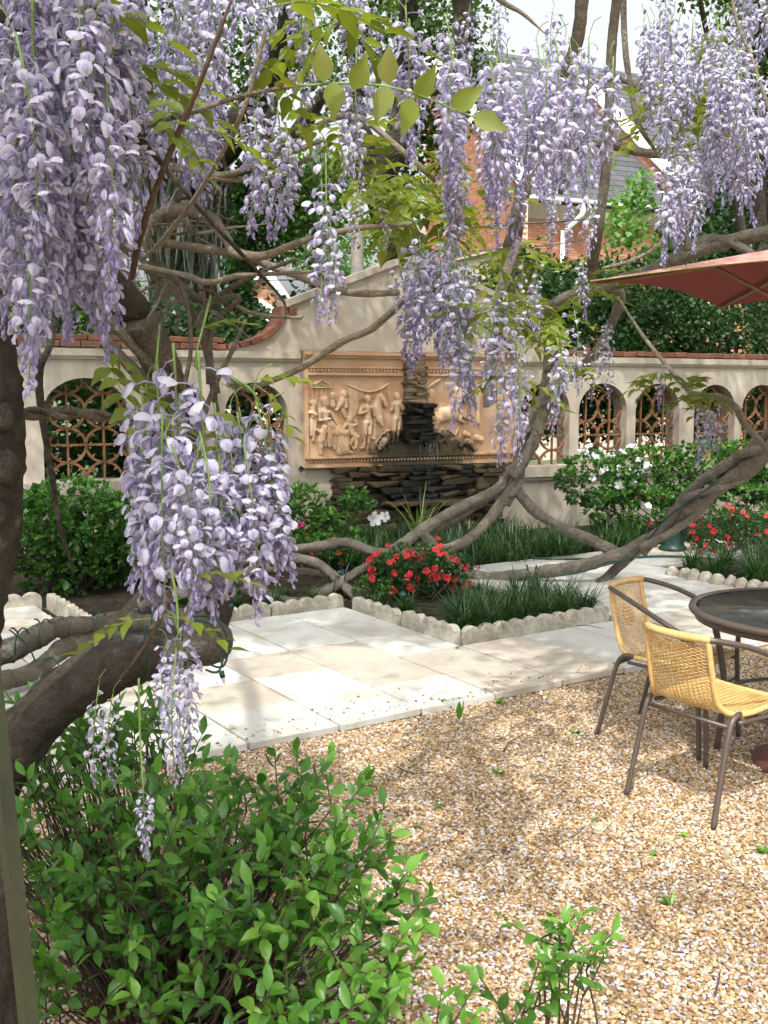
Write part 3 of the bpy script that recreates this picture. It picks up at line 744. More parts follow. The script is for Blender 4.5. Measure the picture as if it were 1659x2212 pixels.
figure(crop2([(1050, 1040, 46, 1090, 1060, 40, 46), (1060, 1150, 60, 1110, 1170, 56, 50), (990, 1160, 44, 960, 1200, 30, 44), (1020, 1230, 15, 1010, 1270, 12, 34), (1130, 1200, 20, 1180, 1250, 15, 34), (1230, 1100, 50, 1300, 1120, 44, 40), (1250, 430, 40, 1260, 480, 36, 40), (1250, 540, 50, 1240, 700, 44, 42), (1240, 720, 40, 1250, 900, 26, 40), (1000, 360, 30, 1060, 380, 26, 20)]), 'relief_animals')

# ================================================================== FOUNTAIN
fo = thing('wall_fountain', 'mossy stacked stone wall fountain with dark wet spout below the relief', 'fountain', tuple(WP(3.85, 0, .2)))
sm_ = {}
for key in ('stone_dry', 'stone_damp', 'stone_wet'):
    L = []
    for k in range(6):
        v, f = chamfer((.5, .5, .5), .07, .13, np.random.default_rng(200+k)); L.append(MB().add(v, f).mesh('stone', M[key]))
    sm_[key] = L
def fstone(u0, u1, z0, z1, w0, w1, key):
    m = Matrix.Translation(Vector(WP((u0+u1)/2, (z0+z1)/2, (w0+w1)/2))) @ Matrix.Rotation(WANG+rng.normal(0, .02), 4, 'Z') @ Matrix.Rotation(rng.normal(0, .03), 4, 'Y') @ Matrix.Diagonal((u1-u0, w1-w0, (z1-z0)*1.06, 1))
    part('stone', sm_[key][int(rng.integers(6))], fo, mw=m)
z = 1.585                                                   # narrow column above the spout
while z < 2.16:
    h = rng.uniform(.028, .055); f = (z-1.585)/.575; l = 3.615+.02*f; r_ = 3.905-.05*f
    cut = rng.uniform(.35, .65)*(r_-l)+l
    if rng.random() < .45: fstone(l+rng.uniform(-.012, .012), r_+rng.uniform(-.012, .012), z, z+h*.97, .0, .15+rng.uniform(-.02, .02), 'stone_dry')
    else:
        fstone(l+rng.uniform(-.012, .012), cut-.003, z, z+h*.97, .0, .15+rng.uniform(-.025, .02), 'stone_dry'); fstone(cut+.003, r_+rng.uniform(-.012, .012), z, z+h*.97, .0, .15+rng.uniform(-.025, .02), 'stone_dry')
    z += h
z = 1.12                                                    # black spout block: wet courses standing forward
while z < 1.585:
    h = rng.uniform(.035, .06); b = (1.585-z)/.46
    cu = rng.uniform(3.72, 3.86)
    fstone(3.62-.02*b+rng.normal(0, .012), cu, z, min(z+h, 1.587)*1.0-.001, .0, .22+rng.uniform(-.05, .04), 'stone_wet'); fstone(cu-.004, 3.95+.02*b+rng.normal(0, .012), z+rng.normal(0, .006), min(z+h, 1.587), .0, .22+rng.uniform(-.05, .04), 'stone_wet'); z += h
z = .0                                                      # body of the fountain under the panel
while z < .855:
    h = rng.uniform(.045, .085); h = min(h, .858-z); u = 2.55+rng.uniform(0, .2)+(.15 if z > .6 else 0)
    end = 5.0-(.0 if z > .62 else .12)*rng.uniform(.5, 2)
    while u < end:
        ln = rng.uniform(.14, .42); ln = min(ln, end+.02-u)
        d = abs(u+ln/2-3.8); p = 1-(d/1.05)
        key = 'stone_wet' if rng.random() < p*1.1 else ('stone_damp' if rng.random() < .85 and d < 1.05 else ('stone_dry' if d > 1.1 and z > .5 else 'stone_damp'))
        fstone(u, u+ln-.006, z, z+h-.004, .0, rng.uniform(.115, .155)+(.10 if d < .5 else 0)+max(0, .35-z)*.2, key); u += ln
    z += h
for i in range(7):                                          # projecting ledge of the catch basin
    u = 3.28+i*.205
    fstone(u, u+.2, .405, .452, .12, .50-abs(i-3)*.03, 'stone_damp')
for i in range(9):
    u = 3.22+i*.165
    fstone(u, u+.16, .0, .20, .34, .56-abs(i-4)*.02, 'stone_wet' if i % 3 else 'stone_damp')
# water: thin threads and drops falling from the spout
def watermat():
    m = mat('falling_water'); setp(m, (.75, .8, .82), .05, None, .8); p = m.node_tree.nodes['Principled BSDF']; p.inputs['Transmission Weight'].default_value = .9; p.inputs['IOR'].default_value = 1.33; return m
M['water'] = watermat()
mb = MB()
for i in range(8):
    u = rng.uniform(3.68, 4.0); z0 = 1.12; z1 = rng.uniform(.5, .95); w = .22+rng.uniform(0, .04)
    tube(mb, [WP(u, z0, w), WP(u+rng.normal(0, .005), (z0+z1)/2, w+.015), WP(u+rng.normal(0, .008), z1, w+.02)], [.0028, .0018, .001], 5, 8)
for i in range(70):
    u = rng.uniform(3.5, 4.2); z = rng.uniform(.46, 1.05); v, f = _hull(unit(rng.normal(0, 1, (14, 3)))*.0045*rng.uniform(.6, 1.4))
    mb.add(v+WP(u, z, .25+rng.uniform(0, .14)), f)
part('falling_water', mb.mesh('falling_water', M['water'], True), fo, kind='stuff')

# ================================================================== FAR BUILDINGS
def house_frame(o, ang):
    e = np.array([math.cos(ang), math.sin(ang)]); n = np.array([e[1], -e[0]])
    def T(u, z, w):
        u, z, w = np.broadcast_arrays(np.asarray(u, float), z, w)
        return np.stack([o[0]+e[0]*u+n[0]*w, o[1]+e[1]*u+n[1]*w, z], -1)
    return T
def brick_sheet(T, inside, u0, u1, z0, z1, w, name='brickwork', alt=False):
    """running-bond bricks as real blocks standing 8 mm off the mortar"""
    mb = MB(); row = 0; z = z0
    tv = boxv((0, 0, 0), (.101, .0275, .006))
    while z < z1:
        u = u0+(row % 2)*.1075; C = []
        while u < u1:
            if inside(u, z): C.append((u, z))
            u += .215
        if C:
            C = np.array(C); P = tv[None]+np.c_[C, np.full(len(C), w)][:, None]
            F = (BOXF[None]+(np.arange(len(C))*8)[:, None, None]).reshape(-1, 4)
            P = P.reshape(-1, 3); mb.add(T(P[:, 0], P[:, 1], P[:, 2]), F, np.repeat(rng.random(len(C)), 8))
        z += .068; row += 1
    return mb.mesh(name, M['house_brick'])
def shingles(T, quad, n, name='shingles'):
    """overlapping courses between the eave edge (a-b) and the ridge edge (d-c), corners in (u, z, w)"""
    a, b, c, d = [np.array(q, float) for q in quad]; mb = MB()
    nrm = np.cross(b-a, d-a); nrm /= np.linalg.norm(nrm)
    if nrm[1] < 0: nrm = -nrm
    for i in range(n):
        f0, f1 = i/n, min(1, (i+1.15)/n)
        L0, R0 = a+(d-a)*f0, b+(c-b)*f0; L1, R1 = a+(d-a)*f1, b+(c-b)*f1
        k = max(2, int(np.linalg.norm(R0-L0)/.33)); off = (i % 2)*.5
        for j in range(k):
            t0, t1 = np.clip((j+off)/k, 0, 1), np.clip((j+off+.97)/k, 0, 1)
            if t1-t0 < .01: continue
            lift = .014+rng.uniform(0, .004)
            P = np.array([L0+(R0-L0)*t0+nrm*lift, L0+(R0-L0)*t1+nrm*lift, L1+(R1-L1)*t1+nrm*.004, L1+(R1-L1)*t0+nrm*.004, L0+(R0-L0)*t0, L0+(R0-L0)*t1])
            mb.add(T(P[:, 0], P[:, 1], P[:, 2]), [[0, 1, 2, 3], [4, 5, 1, 0]], rng.random())
    return mb.mesh(name, M['slate'])
# brick house at right: eave along the front, stepped parapets running back up the slope
HP = at(1105, 600, 26); HA = R(24)
HT = house_frame(HP[:2], HA)
house = thing('brick_house', 'red brick house with slate roof and white gutters above the hedge', 'house', tuple(HT(0, 0, 0).reshape(3)))
EZ = 6.45; RZ = 10.4; HW = 5.3
mb = MB(); extrude(mb, [[(0, 0), (HW, 0), (HW, EZ), (0, EZ)]], HT, -.02, -5.2); part('wall', mb.mesh('wall', M['mortar']), house)
part('brickwork', brick_sheet(HT, lambda u, z: True, .11, HW-.06, 2.8, EZ-.02, -.012), house, kind='stuff')
part('roof', shingles(HT, [(.3, EZ-.1, .35), (HW-.1, EZ-.1, .35), (HW-.1, RZ, -4.4), (.3, RZ, -4.4)], 22), house)
for k, u in enumerate((-.12, HW-.22)):                      # parapets with white coping
    zt = lambda w: EZ+.35+(RZ-EZ)*(-w+.35)/4.75
    loop = [(.36, EZ-1.2), (.36, zt(.36)), (-4.6, zt(-4.6)), (-4.6, EZ-1.2)]
    mb = MB(); extrude(mb, [loop], lambda p, q, w: HT(w, q, p), u, u+.34); pp = part('parapet', mb.mesh('parapet', M['mortar']), house)
    bs = brick_sheet(lambda a, z, w: HT(u-.005+w, z, -a), lambda a, z: z < zt(-a)-.05, -.28, 4.5, EZ-1.1, RZ+.3, 0.0); part('brickwork', bs, pp, kind='stuff')
    bs = brick_sheet(lambda a, z, w: HT(a, z, .362+w), lambda a, z: True, u+.1, u+.3, EZ-1.1, EZ+.25, 0.0); part('brickwork', bs, pp, kind='stuff')
    loop = [(.5, zt(.5)+.0), (.5, zt(.5)+.10), (-4.7, zt(-4.7)+.10), (-4.7, zt(-4.7))]
    mb = MB(); extrude(mb, [loop], lambda p, q, w: HT(w, q, p), u-.08, u+.42); part('coping', mb.mesh('coping', M['white_paint']), pp)
mb = MB(); extrude(mb, [[(.38, EZ-.07), (.49, EZ-.07), (.51, EZ+.01), (.38, EZ-.0)]], lambda p, q, w: HT(w, q, p), .25, HW-.25); part('gutter', mb.mesh('gutter', M['white_paint']), house)
mb = MB(); extrude(mb, [[(.0, EZ-.45), (.33, EZ-.14), (.0, EZ-.14)]], lambda p, q, w: HT(w, q, p), .25, HW-.25); part('soffit', mb.mesh('soffit', M['mortar']), house)
mb = MB(); tube(mb, [HT(1.75, EZ-.1, .42)[()], HT(1.75, EZ-.35, .40)[()], HT(1.45, EZ-.75, .12)[()], HT(1.42, EZ-1.1, .08)[()], HT(1.42, 1.5, .08)[()], HT(1.42, 0, .08)[()]], .065, 8, 30); part('downspout', mb.mesh('downspout', M['white_paint'], True), house)
for u in (.9, 3.1, 4.3):                                    # windows lower on the front
    mb = MB(); P = boxv((u, 2.0, .01), (.45, .75, .03)); mb.add(HT(P[:, 0], P[:, 1], P[:, 2]), BOXF); f = part('window', mb.mesh('window', M['white_paint']), house)
    mb = MB(); P = boxv((u, 2.0, .042), (.38, .68, .004)); mb.add(HT(P[:, 0], P[:, 1], P[:, 2]), BOXF); part('pane', mb.mesh('pane', M['glass']), f)
# taller wing behind with the big slate slope
part('roof', shingles(HT, [(4.6, 6.1, -1.5), (16, 6.1, -1.5), (11.2, 13.2, -9.5), (1.2, 13.2, -9.5)], 34), house, label='large slate slope of the rear wing')
mb = MB(); extrude(mb, [[(5.4, 0), (16, 0), (16, 6.1), (5.4, 6.1)]], HT, -1.7, -2.2); part('wall', mb.mesh('wall', M['house_brick']), house)
mb = MB(); extrude(mb, [[(-1.6, 0), (-9.5, 0), (-9.5, 13.1)]], lambda p, q, w: HT(w, q, p), 4.6, 4.8)
part('wall', mb.mesh('wall', M['house_brick']), house)
# second house, glimpsed at left over the wall
H2 = at(470, 720, 30); H2T = house_frame(H2[:2], R(14))
cot = thing('cottage', 'pinkish brick cottage with grey roof glimpsed between the tree trunks', 'house', tuple(H2T(0, 0, 0).reshape(3)))
gl = [(0, 0), (2.35, 0), (2.35, 3.6), (1.3, 5.1), (0, 3.6)]
mb = MB(); extrude(mb, [gl], H2T, 0, -4); part('wall', mb.mesh('wall', M['mortar']), cot)
part('brickwork', brick_sheet(H2T, lambda u, z: z < 3.55+min(u*1.15, (2.35-u)*1.4), .1, 2.25, 1.5, 5.0, .006), cot, kind='stuff')
for a, b in (((-.15, 3.45), (1.3, 5.12)), ((1.3, 5.12), (2.55, 3.4))):
    d = np.array(b)-np.array(a); n = np.array([-d[1], d[0]])/np.linalg.norm(d)*.22
    mb = MB(); extrude(mb, [[a, b, tuple(np.array(b)+n), tuple(np.array(a)+n)]], H2T, .25, .02); part('bargeboard', mb.mesh('bargeboard', M['white_paint']), cot)
part('roof', shingles(H2T, [(2.3, 2.9, .6), (5.2, 2.9, .6), (5.2, 4.9, -2.6), (1.7, 4.9, -2.6)], 11), cot)
mb = MB(); extrude(mb, [[(2.36, 0), (5, 0), (5, 2.9), (2.36, 2.9)]], H2T, .0, -4); part('wing_wall', mb.mesh('wing_wall', M['house_brick']), cot)
mb = MB(); extrude(mb, [[(.75, 3.3), (1.75, 3.3), (1.75, 4.1), (1.25, 4.4), (.75, 4.1)]], H2T, .05, .0); part('gable_panel', mb.mesh('gable_panel', M['white_paint']), cot)

# utility pole with transformer can
pp = at(772, 600, 19); pole = thing('utility_pole', 'weathered wooden utility pole carrying a pale transformer can', 'utility pole', (pp[0], pp[1], 0))
mb = MB(); tube(mb, [(pp[0], pp[1], 0), (pp[0], pp[1], 4), (pp[0]+.02, pp[1], 9.5)], [.125, .115, .09], 12, 16, .03); part('pole', mb.mesh('pole', M['pole_wood'], True), pole)
tc = at(826, 185, 18.8)
mb = MB(); lathe(mb, [(0, -.46), (.26, -.46), (.29, -.42), (.29, -.02), (.315, 0), (.315, .05), (.29, .07), (.20, .15), (0, .18)], tc, 24); tcan = part('transformer', mb.mesh('transformer', M['galv'], True), pole)
for a in (-.16, 0.02, .17):
    mb = MB(); lathe(mb, [(.0, .12), (.05, .12), (.05, .2), (.085, .21), (.05, .25), (.085, .27), (.05, .31), (.06, .40), (.0, .42)], (tc[0]+a, tc[1]-.05, tc[2]), 10); part('bushing', mb.mesh('bushing', M['porcelain'], True), tcan)
mb = MB()
for a in (0.2, -.2): tube(mb, [(tc[0]-.2, tc[1], tc[2]-.2+a), (pp[0]+.05, pp[1], tc[2]-.2+a)], .03, 6)
part('bracket', mb.mesh('bracket', M['pole_wood']), pole)
mb = MB(); P = boxv((tc[0]-.08, tc[1]-.286, tc[2]-.28), (.05, .006, .03)); mb.add(P, BOXF); part('stencil_mark', mb.mesh('stencil_mark', M['ink']), tcan)
mb = MB(); P = boxv((pp[0], pp[1]-.1, 8.6), (1.1, .05, .06)); mb.add(P, BOXF); part('crossarm', mb.mesh('crossarm', M['pole_wood']), pole)
def wire(label, pts, r, n=24, sag=0.0):
    P = ats(pts); mb = MB(); tube(mb, P, r, 5, n); part('power_line', mb.mesh('power_line', M['black_rubber'], True), None, label, 'cable', 'overhead cables behind the wall')
wire('thick black cable rising across the slate roof', [(1110, 548-200, 21), (1165, 348, 21), (1300, 318, 20.6), (1445, 262, 20), (1700, 230, 19)], .022)
wire('black cable crossing the brick house below its gutter', [(1000, 492, 20), (1280, 472, 19.5), (1430, 448, 19), (1700, 405, 18)], .018)
wire('thin cable lowest of those across the brick wall', [(980, 545, 20), (1200, 528, 19.6), (1420, 485, 19), (1700, 445, 18)], .011)
wire('cable running left from the utility pole, upper one', [(-50, 560, 24), (300, 556, 21), (520, 560, 20), (775, 545, 19), (1010, 548, 18)], .012)
wire('cable running left from the utility pole, lower one', [(-50, 615, 24), (330, 607, 21), (600, 605, 20), (775, 600, 19), (1010, 570, 18)], .012)

# ================================================================== TREES AND HEDGES BEHIND THE WALL
def blob_points(blobs, n, shell=.55):
    """random points in a set of ellipsoids (centre, radii), weighted by size and biased outward"""
    w = np.array([b[1][0]*b[1][1]*b[1][2] for b in blobs])**.7; w /= w.sum()
    k = rng.choice(len(blobs), n, p=w)
    C = np.array([b[0] for b in blobs])[k]; Rr = np.array([b[1] for b in blobs])[k]
    d = rand_dir(n); r = rng.random(n)**(1/3*shell)
    return C+d*Rr*r[:, None], d
def crown(name, blobs, clumps, per, size, m, parent, spread=.28, width=.42, droop=.2, dens=None):
    P, d = blob_points(blobs, clumps)
    C = np.repeat(P, per, 0)+rng.normal(0, spread/2, (clumps*per, 3))*np.array([1, 1, .7])
    D = np.repeat(d, per, 0)*.5+rand_dir(clumps*per)*.9; D[:, 2] -= droop
    tone = np.repeat(np.clip(rng.normal(.45, .22, clumps), 0, 1), per)+rng.normal(0, .13, clumps*per)
    mb = MB(); leaves(mb, C, D, rng.uniform(.7, 1.3, len(C))*size, width, LEAF2, tilt=.7, a=np.clip(tone, 0, 1))
    return part(name, mb.mesh(name, m), parent)
def B(x, y, d, rx, rz, ry=None):          # a clump of crown measured on the photo
    c = at(x, y, d); return (c, np.array([px(rx, d), px(ry if ry else (rx+rz)/2, d), px(rz, d)]))
def trunkset(parent, paths, m, names=None):
    for i, (pts, rad) in enumerate(paths):
        mb = MB(); tube(mb, pts, rad, 12 if i == 0 else 8, max(10, len(pts)*7), .10, lump=.08)
        part('trunk' if i == 0 else 'limb', mb.mesh('trunk' if i == 0 else 'limb', m, True), parent)

# live oak hung with moss, left of centre; its limbs reach over the wall; unseen leaves added there shade the court
tb = at(395, 760, 17); oak = thing('oak_tree', 'big dark oak hung with grey moss behind the left arches', 'tree', (tb[0], tb[1], 0))
trunkset(oak, [(np.vstack([[tb[0]-.2, tb[1], 0], ats([(400, 680, 17), (385, 560, 17), (360, 430, 16.8), (330, 330, 16.5), (300, 150, 16), (280, -60, 15)])]), [.62, .55, .48, .42, .36, .28, .2]),
    (ats([(375, 480, 16.9), (440, 370, 16), (520, 260, 15), (600, 120, 14), (640, -60, 13)]), [.3, .27, .22, .17, .12]),
    (ats([(365, 440, 16.8), (470, 420, 16.5), (560, 380, 16.2), (620, 320, 16), (700, 200, 15.5)]), [.26, .24, .2, .15, .09]),
    (ats([(330, 330, 16.5), (230, 250, 16), (120, 180, 15), (20, 60, 14)]), [.26, .2, .15, .1]),
    (np.vstack([ats([(280, -60, 15)]), [[-2.8, 12.5, 8.6], [-1.5, 10.5, 8.4], [.5, 9.0, 8.3]]]), [.2, .17, .12, .06]),
    (np.vstack([ats([(640, -60, 13)]), [[0.6, 11.2, 8.4], [2.4, 10.2, 8.3], [4.2, 9.6, 8.2]]]), [.14, .12, .1, .05])], M['bark_far'])
crown('crown', [B(120, 130, 15, 150, 120), B(300, 60, 15, 160, 110), B(560, 90, 14.5, 130, 95), B(470, 220, 16, 90, 60), B(40, 330, 16, 90, 90), B(180, 380, 17, 90, 80)], 440, 22, .085, M['leaf_oak'], oak, .34)
def overhead(par, area, n, lit, seed, zlo=6.6, zhi=8.6):
    """unseen leaf canopy added to cast shade; gaps cut where sun should reach the ground"""
    rg = np.random.default_rng(seed); C = []
    sx, sy = _d[0]/-_d[2], _d[1]/-_d[2]
    while len(C) < n:
        p = np.array([rg.uniform(area[0], area[1]), rg.uniform(area[2], area[3]), rg.uniform(zlo, zhi)])
        gx, gy = p[0]+sx*p[2], p[1]+sy*p[2]
        w = 0.0
        for (x0, x1, y0, y1, k) in lit:
            if x0 < gx < x1 and y0 < gy < y1: w = max(w, k)
        if rg.random() < w: continue
        if mnoise.noise(Vector((p[0]*.8, p[1]*.8, seed))) < -.28: continue
        C.append(p)
    C = np.array(C); per = 20; P = np.repeat(C, per, 0)+rg.normal(0, .17, (n*per, 3))*np.array([1, 1, .6])
    tone = np.repeat(np.clip(rg.normal(.5, .2, n), 0, 1), per)
    mb = MB(); leaves(mb, P, rand_dir(n*per), rg.uniform(.07, .12, n*per), .45, LEAF2, tilt=.5, a=tone)
    part('added_shade_canopy', mb.mesh('added_shade_canopy', M['leaf_oak']), par)  # leaves added out of view to cast dappled shade
LIT = [(-1.25, .75, 4.75, 6.9, .97), (-.35, 2.9, 2.3, 5.1, .9), (.7, 3.2, 5.0, 6.2, .9), (2.1, 3.6, 6.2, 8.3, .85), (-4.5, -2.0, 7.2, 8.6, .7), (-.48, 0.1, 2.1, 3.9, .75), (2.4, 6.2, 11.2, 13.0, .88), (-.6, .4, 7.6, 8.6, .3)]  # ground zones kept sunny by thinning the added canopy
overhead(oak, (-5.5, 7.5, 4.0, 9.8), 1900, LIT, 11)  # unseen canopy added to shade the wall and beds
overhead(oak, (-4.5, 9.0, 9.8, 13.0), 900, LIT, 13, 7.6, 8.8)  # more unseen canopy, added to darken the ground behind the arches
mb = MB()                                                   # curtains of moss
for (x, y, d, w, l, n) in [(330, 380, 16.3, 60, 190, 120), (400, 400, 16.4, 55, 230, 150), (455, 400, 16.2, 50, 210, 130), (560, 380, 16, 45, 200, 90), (610, 330, 15.8, 40, 190, 80), (250, 330, 16, 80, 160, 90), (380, 560, 17.2, 60, 120, 80), (690, 330, 17, 30, 160, 30)]:
    for i in range(n):
        x0 = x+rng.normal(0, w*.5); y0 = y+rng.normal(0, 25); ll = l*rng.uniform(.4, 1.1)
        A = at(x0, y0, d+rng.normal(0, .4)); Bq = at(x0+rng.normal(0, 9), y0+ll*.5, d); C_ = at(x0+rng.normal(0, 14), y0+ll, d)
        Bq[1] = A[1]; C_[1] = A[1]
        wd = px(rng.uniform(2.5, 6), d); th = rng.uniform(0, 3.14); o = np.array([math.cos(th), math.sin(th), 0])*wd
        mb.add([A-o*.6, A+o*.6, Bq-o, Bq+o, C_], [[0, 1, 3, 2], [2, 3, 4]], rng.random())
part('hanging_moss', mb.mesh('hanging_moss', M['moss']), oak, kind='stuff')

# ivy-clad slender tree between oak and pole
tb = at(525, 740, 15.5); t2 = thing('ivy_tree', 'slender tree wrapped in ivy behind the curved gable', 'tree', (tb[0], tb[1], 0))
trunkset(t2, [(np.vstack([[tb[0], tb[1], 0], ats([(520, 690, 15.5), (525, 560, 15.5), (540, 450, 15.4), (560, 360, 15.3), (585, 240, 15.2), (600, 100, 15)])]), [.2, .17, .15, .13, .11, .09, .06]),
    (ats([(535, 470, 15.4), (500, 400, 15.3), (480, 330, 15.2)]), [.07, .05, .03]), (ats([(545, 430, 15.4), (600, 420, 15.3), (680, 415, 15)]), [.06, .045, .02])], M['bark_far'])
crown('ivy', [B(520, 620, 15.4, 22, 90), B(530, 480, 15.4, 20, 80), B(515, 690, 15.3, 40, 40), B(545, 400, 15.3, 20, 50)], 330, 14, .075, M['leaf_hedge'], t2, .14, .55)
crown('crown', [B(640, 460, 15.3, 60, 40), B(690, 400, 15.4, 55, 45), B(600, 520, 15.6, 40, 30), B(700, 480, 15, 40, 30)], 240, 16, .075, M['leaf_fresh'], t2, .3)

# leaning trunk at centre with its dark leafage
tb = at(885, 600, 15.5); t3 = thing('leaning_tree', 'thick leaning trunk with dark crown behind the gable peak', 'tree', (tb[0]+.3, tb[1], 0))
trunkset(t3, [(np.vstack([[tb[0]+.55, tb[1], 0], [tb[0]+.3, tb[1], 1.6], ats([(895, 590, 15.5), (865, 520, 15.5), (838, 450, 15.4), (815, 390, 15.3), (800, 350, 15.3), (815, 300, 15.2)])]), [.40, .36, .33, .31, .28, .27, .24, .2]),
    (ats([(815, 390, 15.3), (860, 300, 15), (880, 200, 15), (880, 60, 14.5), (890, -80, 14)]), [.22, .2, .18, .14, .1]),
    (ats([(805, 350, 15.3), (770, 250, 15.5), (780, 120, 15.5), (800, -60, 15)]), [.16, .13, .1, .07]),
    (ats([(985, 330, 14), (970, 180, 14), (1000, 60, 13.8), (990, -80, 13.5)]), [.1, .12, .13, .12])], M['bark_far'])
crown('crown', [B(830, 50, 15, 110, 80), B(960, 60, 14.5, 90, 70), B(730, 190, 16, 60, 50), B(900, 330, 15.5, 70, 60), B(950, 240, 15.5, 60, 60), B(1020, 150, 15, 40, 60)], 270, 20, .08, M['leaf_oak'], t3, .30)
# fresh green tree behind the pole and small ones to fill the skyline
for (x, d, lab, bl, mm, n) in [(690, 24, 'fresh green young tree beyond the utility pole', [B(690, 380, 24, 60, 50), B(730, 560, 24, 60, 50), B(660, 520, 24, 50, 60), B(820, 500, 24, 50, 40)], 'leaf_fresh', 330),
                               (90, 21, 'dark spreading tree at far left above the wall', [B(60, 560, 20, 110, 90), B(200, 640, 20, 90, 60), B(30, 420, 20, 80, 70)], 'leaf_oak', 520),
                               (1640, 17, 'tree with thin leafage at the top right corner', [B(1640, 30, 16, 70, 60), B(1700, 150, 16, 70, 90), B(1500, -60, 15, 90, 30)], 'leaf_oak', 300)]:
    b = at(x, 800, d); t = thing('background_tree', lab, 'tree', (b[0], b[1], 0), 'trees behind the wall')
    tops = [q[0] for q in bl]
    trunkset(t, [(np.array([[b[0], b[1], 0], [b[0], b[1], 2.2], (np.array([b[0], b[1], 2.5])+tops[0])/2, tops[0]]), [.17, .14, .1, .05])]+[(np.array([[b[0], b[1], 2.2], (np.array([b[0], b[1], 3])+q)/2, q]), [.08, .06, .03]) for q in tops[1:]], M['bark_far'])
    crown('crown', bl, n, 18, .085, M[mm], t, .4)

# clipped evergreen shrubs behind the wall (dense, glossy)
def hedge(label, name, bl, n, per, size, m, stems, cat='hedge', **kw):
    c = bl[0][0]; h = thing(name, label, cat, (c[0], c[1], 0))
    for s in stems:
        mb = MB(); tube(mb, [(s[0], s[1], 0), (s[0]+rng.normal(0, .1), s[1], s[2]*.5), (s[0]+rng.normal(0, .2), s[1]+rng.normal(0, .2), s[2])], [.05, .04, .015], 6, 8, .1); part('stem', mb.mesh('stem', M['bark_far'], True), h)
    crown('foliage', bl, n, per, size, m, h, **kw); return h
def wl(u, z, w, ru, rw, rz): c = WP(u, z, w); return (c, np.array([ru, (ru+rw)/2 if ru < 1.2 else rw*1.3, rz]))
hedge('tall glossy evergreen hedge behind the right-hand arches', 'evergreen_hedge', [wl(6.2, 2.5, -1.5, .9, .7, .75), wl(7.4, 2.6, -1.5, 1.0, .7, .8), wl(8.7, 2.5, -1.5, 1.0, .7, .8), wl(10, 2.4, -1.4, 1.0, .7, .8), wl(6.0, 1.55, -1.9, .9, .55, .55), wl(7.6, 1.55, -1.9, 1.0, .55, .55), wl(9.3, 1.5, -1.8, 1.2, .55, .6), wl(8.3, 3.2, -2.0, 1.0, .7, .5), wl(5.4, 2.7, -1.6, .5, .5, .6), wl(6.6, 3.2, -2.0, .7, .6, .5)],
      2100, 22, .068, M['leaf_hedge'], [(*WP(u, 0, -1.5)[:2], 2.4) for u in (6, 7.4, 8.8, 10)], spread=.26, width=.5)
hedge('broad-leaved shrub lit by sun against the brick house', 'sunlit_shrub', [B(1340, 500, 19, 36, 42), B(1310, 600, 18.5, 45, 30), B(1375, 425, 19.5, 28, 30), B(1200, 605, 18.5, 55, 20), B(1440, 560, 18.5, 45, 40)],
      120, 14, .11, M['leaf_fresh'], [(*at(x, 700, 19)[:2], 4.2) for x in (1290, 1350, 1430)], 'shrub', spread=.3, width=.5)
hedge('dim shrubbery spreading over the slate roof side at far right', 'background_shrub', [B(1580, 480, 17.5, 110, 70), B(1510, 540, 17, 70, 50), B(1640, 570, 17, 70, 60), B(1620, 400, 18, 60, 40)],
      420, 18, .085, M['leaf_hedge'], [(*at(x, 700, 17.5)[:2], 4.5) for x in (1520, 1620)], 'shrub', spread=.34)
hedge('dark ivy bank rising behind the left arches and coping', 'ivy_bank', [wl(-2.0, 1.7, -1.2, 1.0, .5, .95), wl(-.3, 1.5, -1.2, 1.0, .5, .9), wl(1.0, 1.5, -1.1, .9, .5, .95), wl(2.0, 1.7, -1.0, .7, .5, 1.0), wl(2.4, 2.35, -.9, .55, .4, .4), wl(.3, .7, -1.0, 2.2, .4, .6), wl(1.2, 2.25, -1.0, .8, .4, .45), wl(-1.4, 2.3, -1.2, .8, .4, .3), wl(3.0, 2.7, -.8, .5, .3, .25)],
      1100, 20, .07, M['leaf_hedge'], [(*WP(u, 0, -1.2)[:2], 1.8) for u in (-1, .6, 2)], 'ivy', spread=.25, width=.55)
# lit terrace and dark parked shapes beyond the right arches
sheet('back_lane', [tuple(WP(4.6, 0, -3.4)[:2]), tuple(WP(14, 0, -3.4)[:2]), tuple(WP(14, 0, -9)[:2]), tuple(WP(4.6, 0, -9)[:2])], .0, M['paving'])
gt = WP(6.75, 0, -2.6); ft = thing('patio_table', 'white garden table seen through the second right-hand arch', 'table', tuple(gt))
mb = MB(); lathe(mb, [(0, .70), (.42, .70), (.44, .715), (.42, .73), (0, .735)], gt, 20); part('top', mb.mesh('top', M['white_paint'], True), ft)
mb = MB(); lathe(mb, [(.25, 0), (.22, .03), (.04, .06), (.035, .4), (.05, .70)], gt, 14); part('pedestal', mb.mesh('pedestal', M['white_paint'], True), ft)

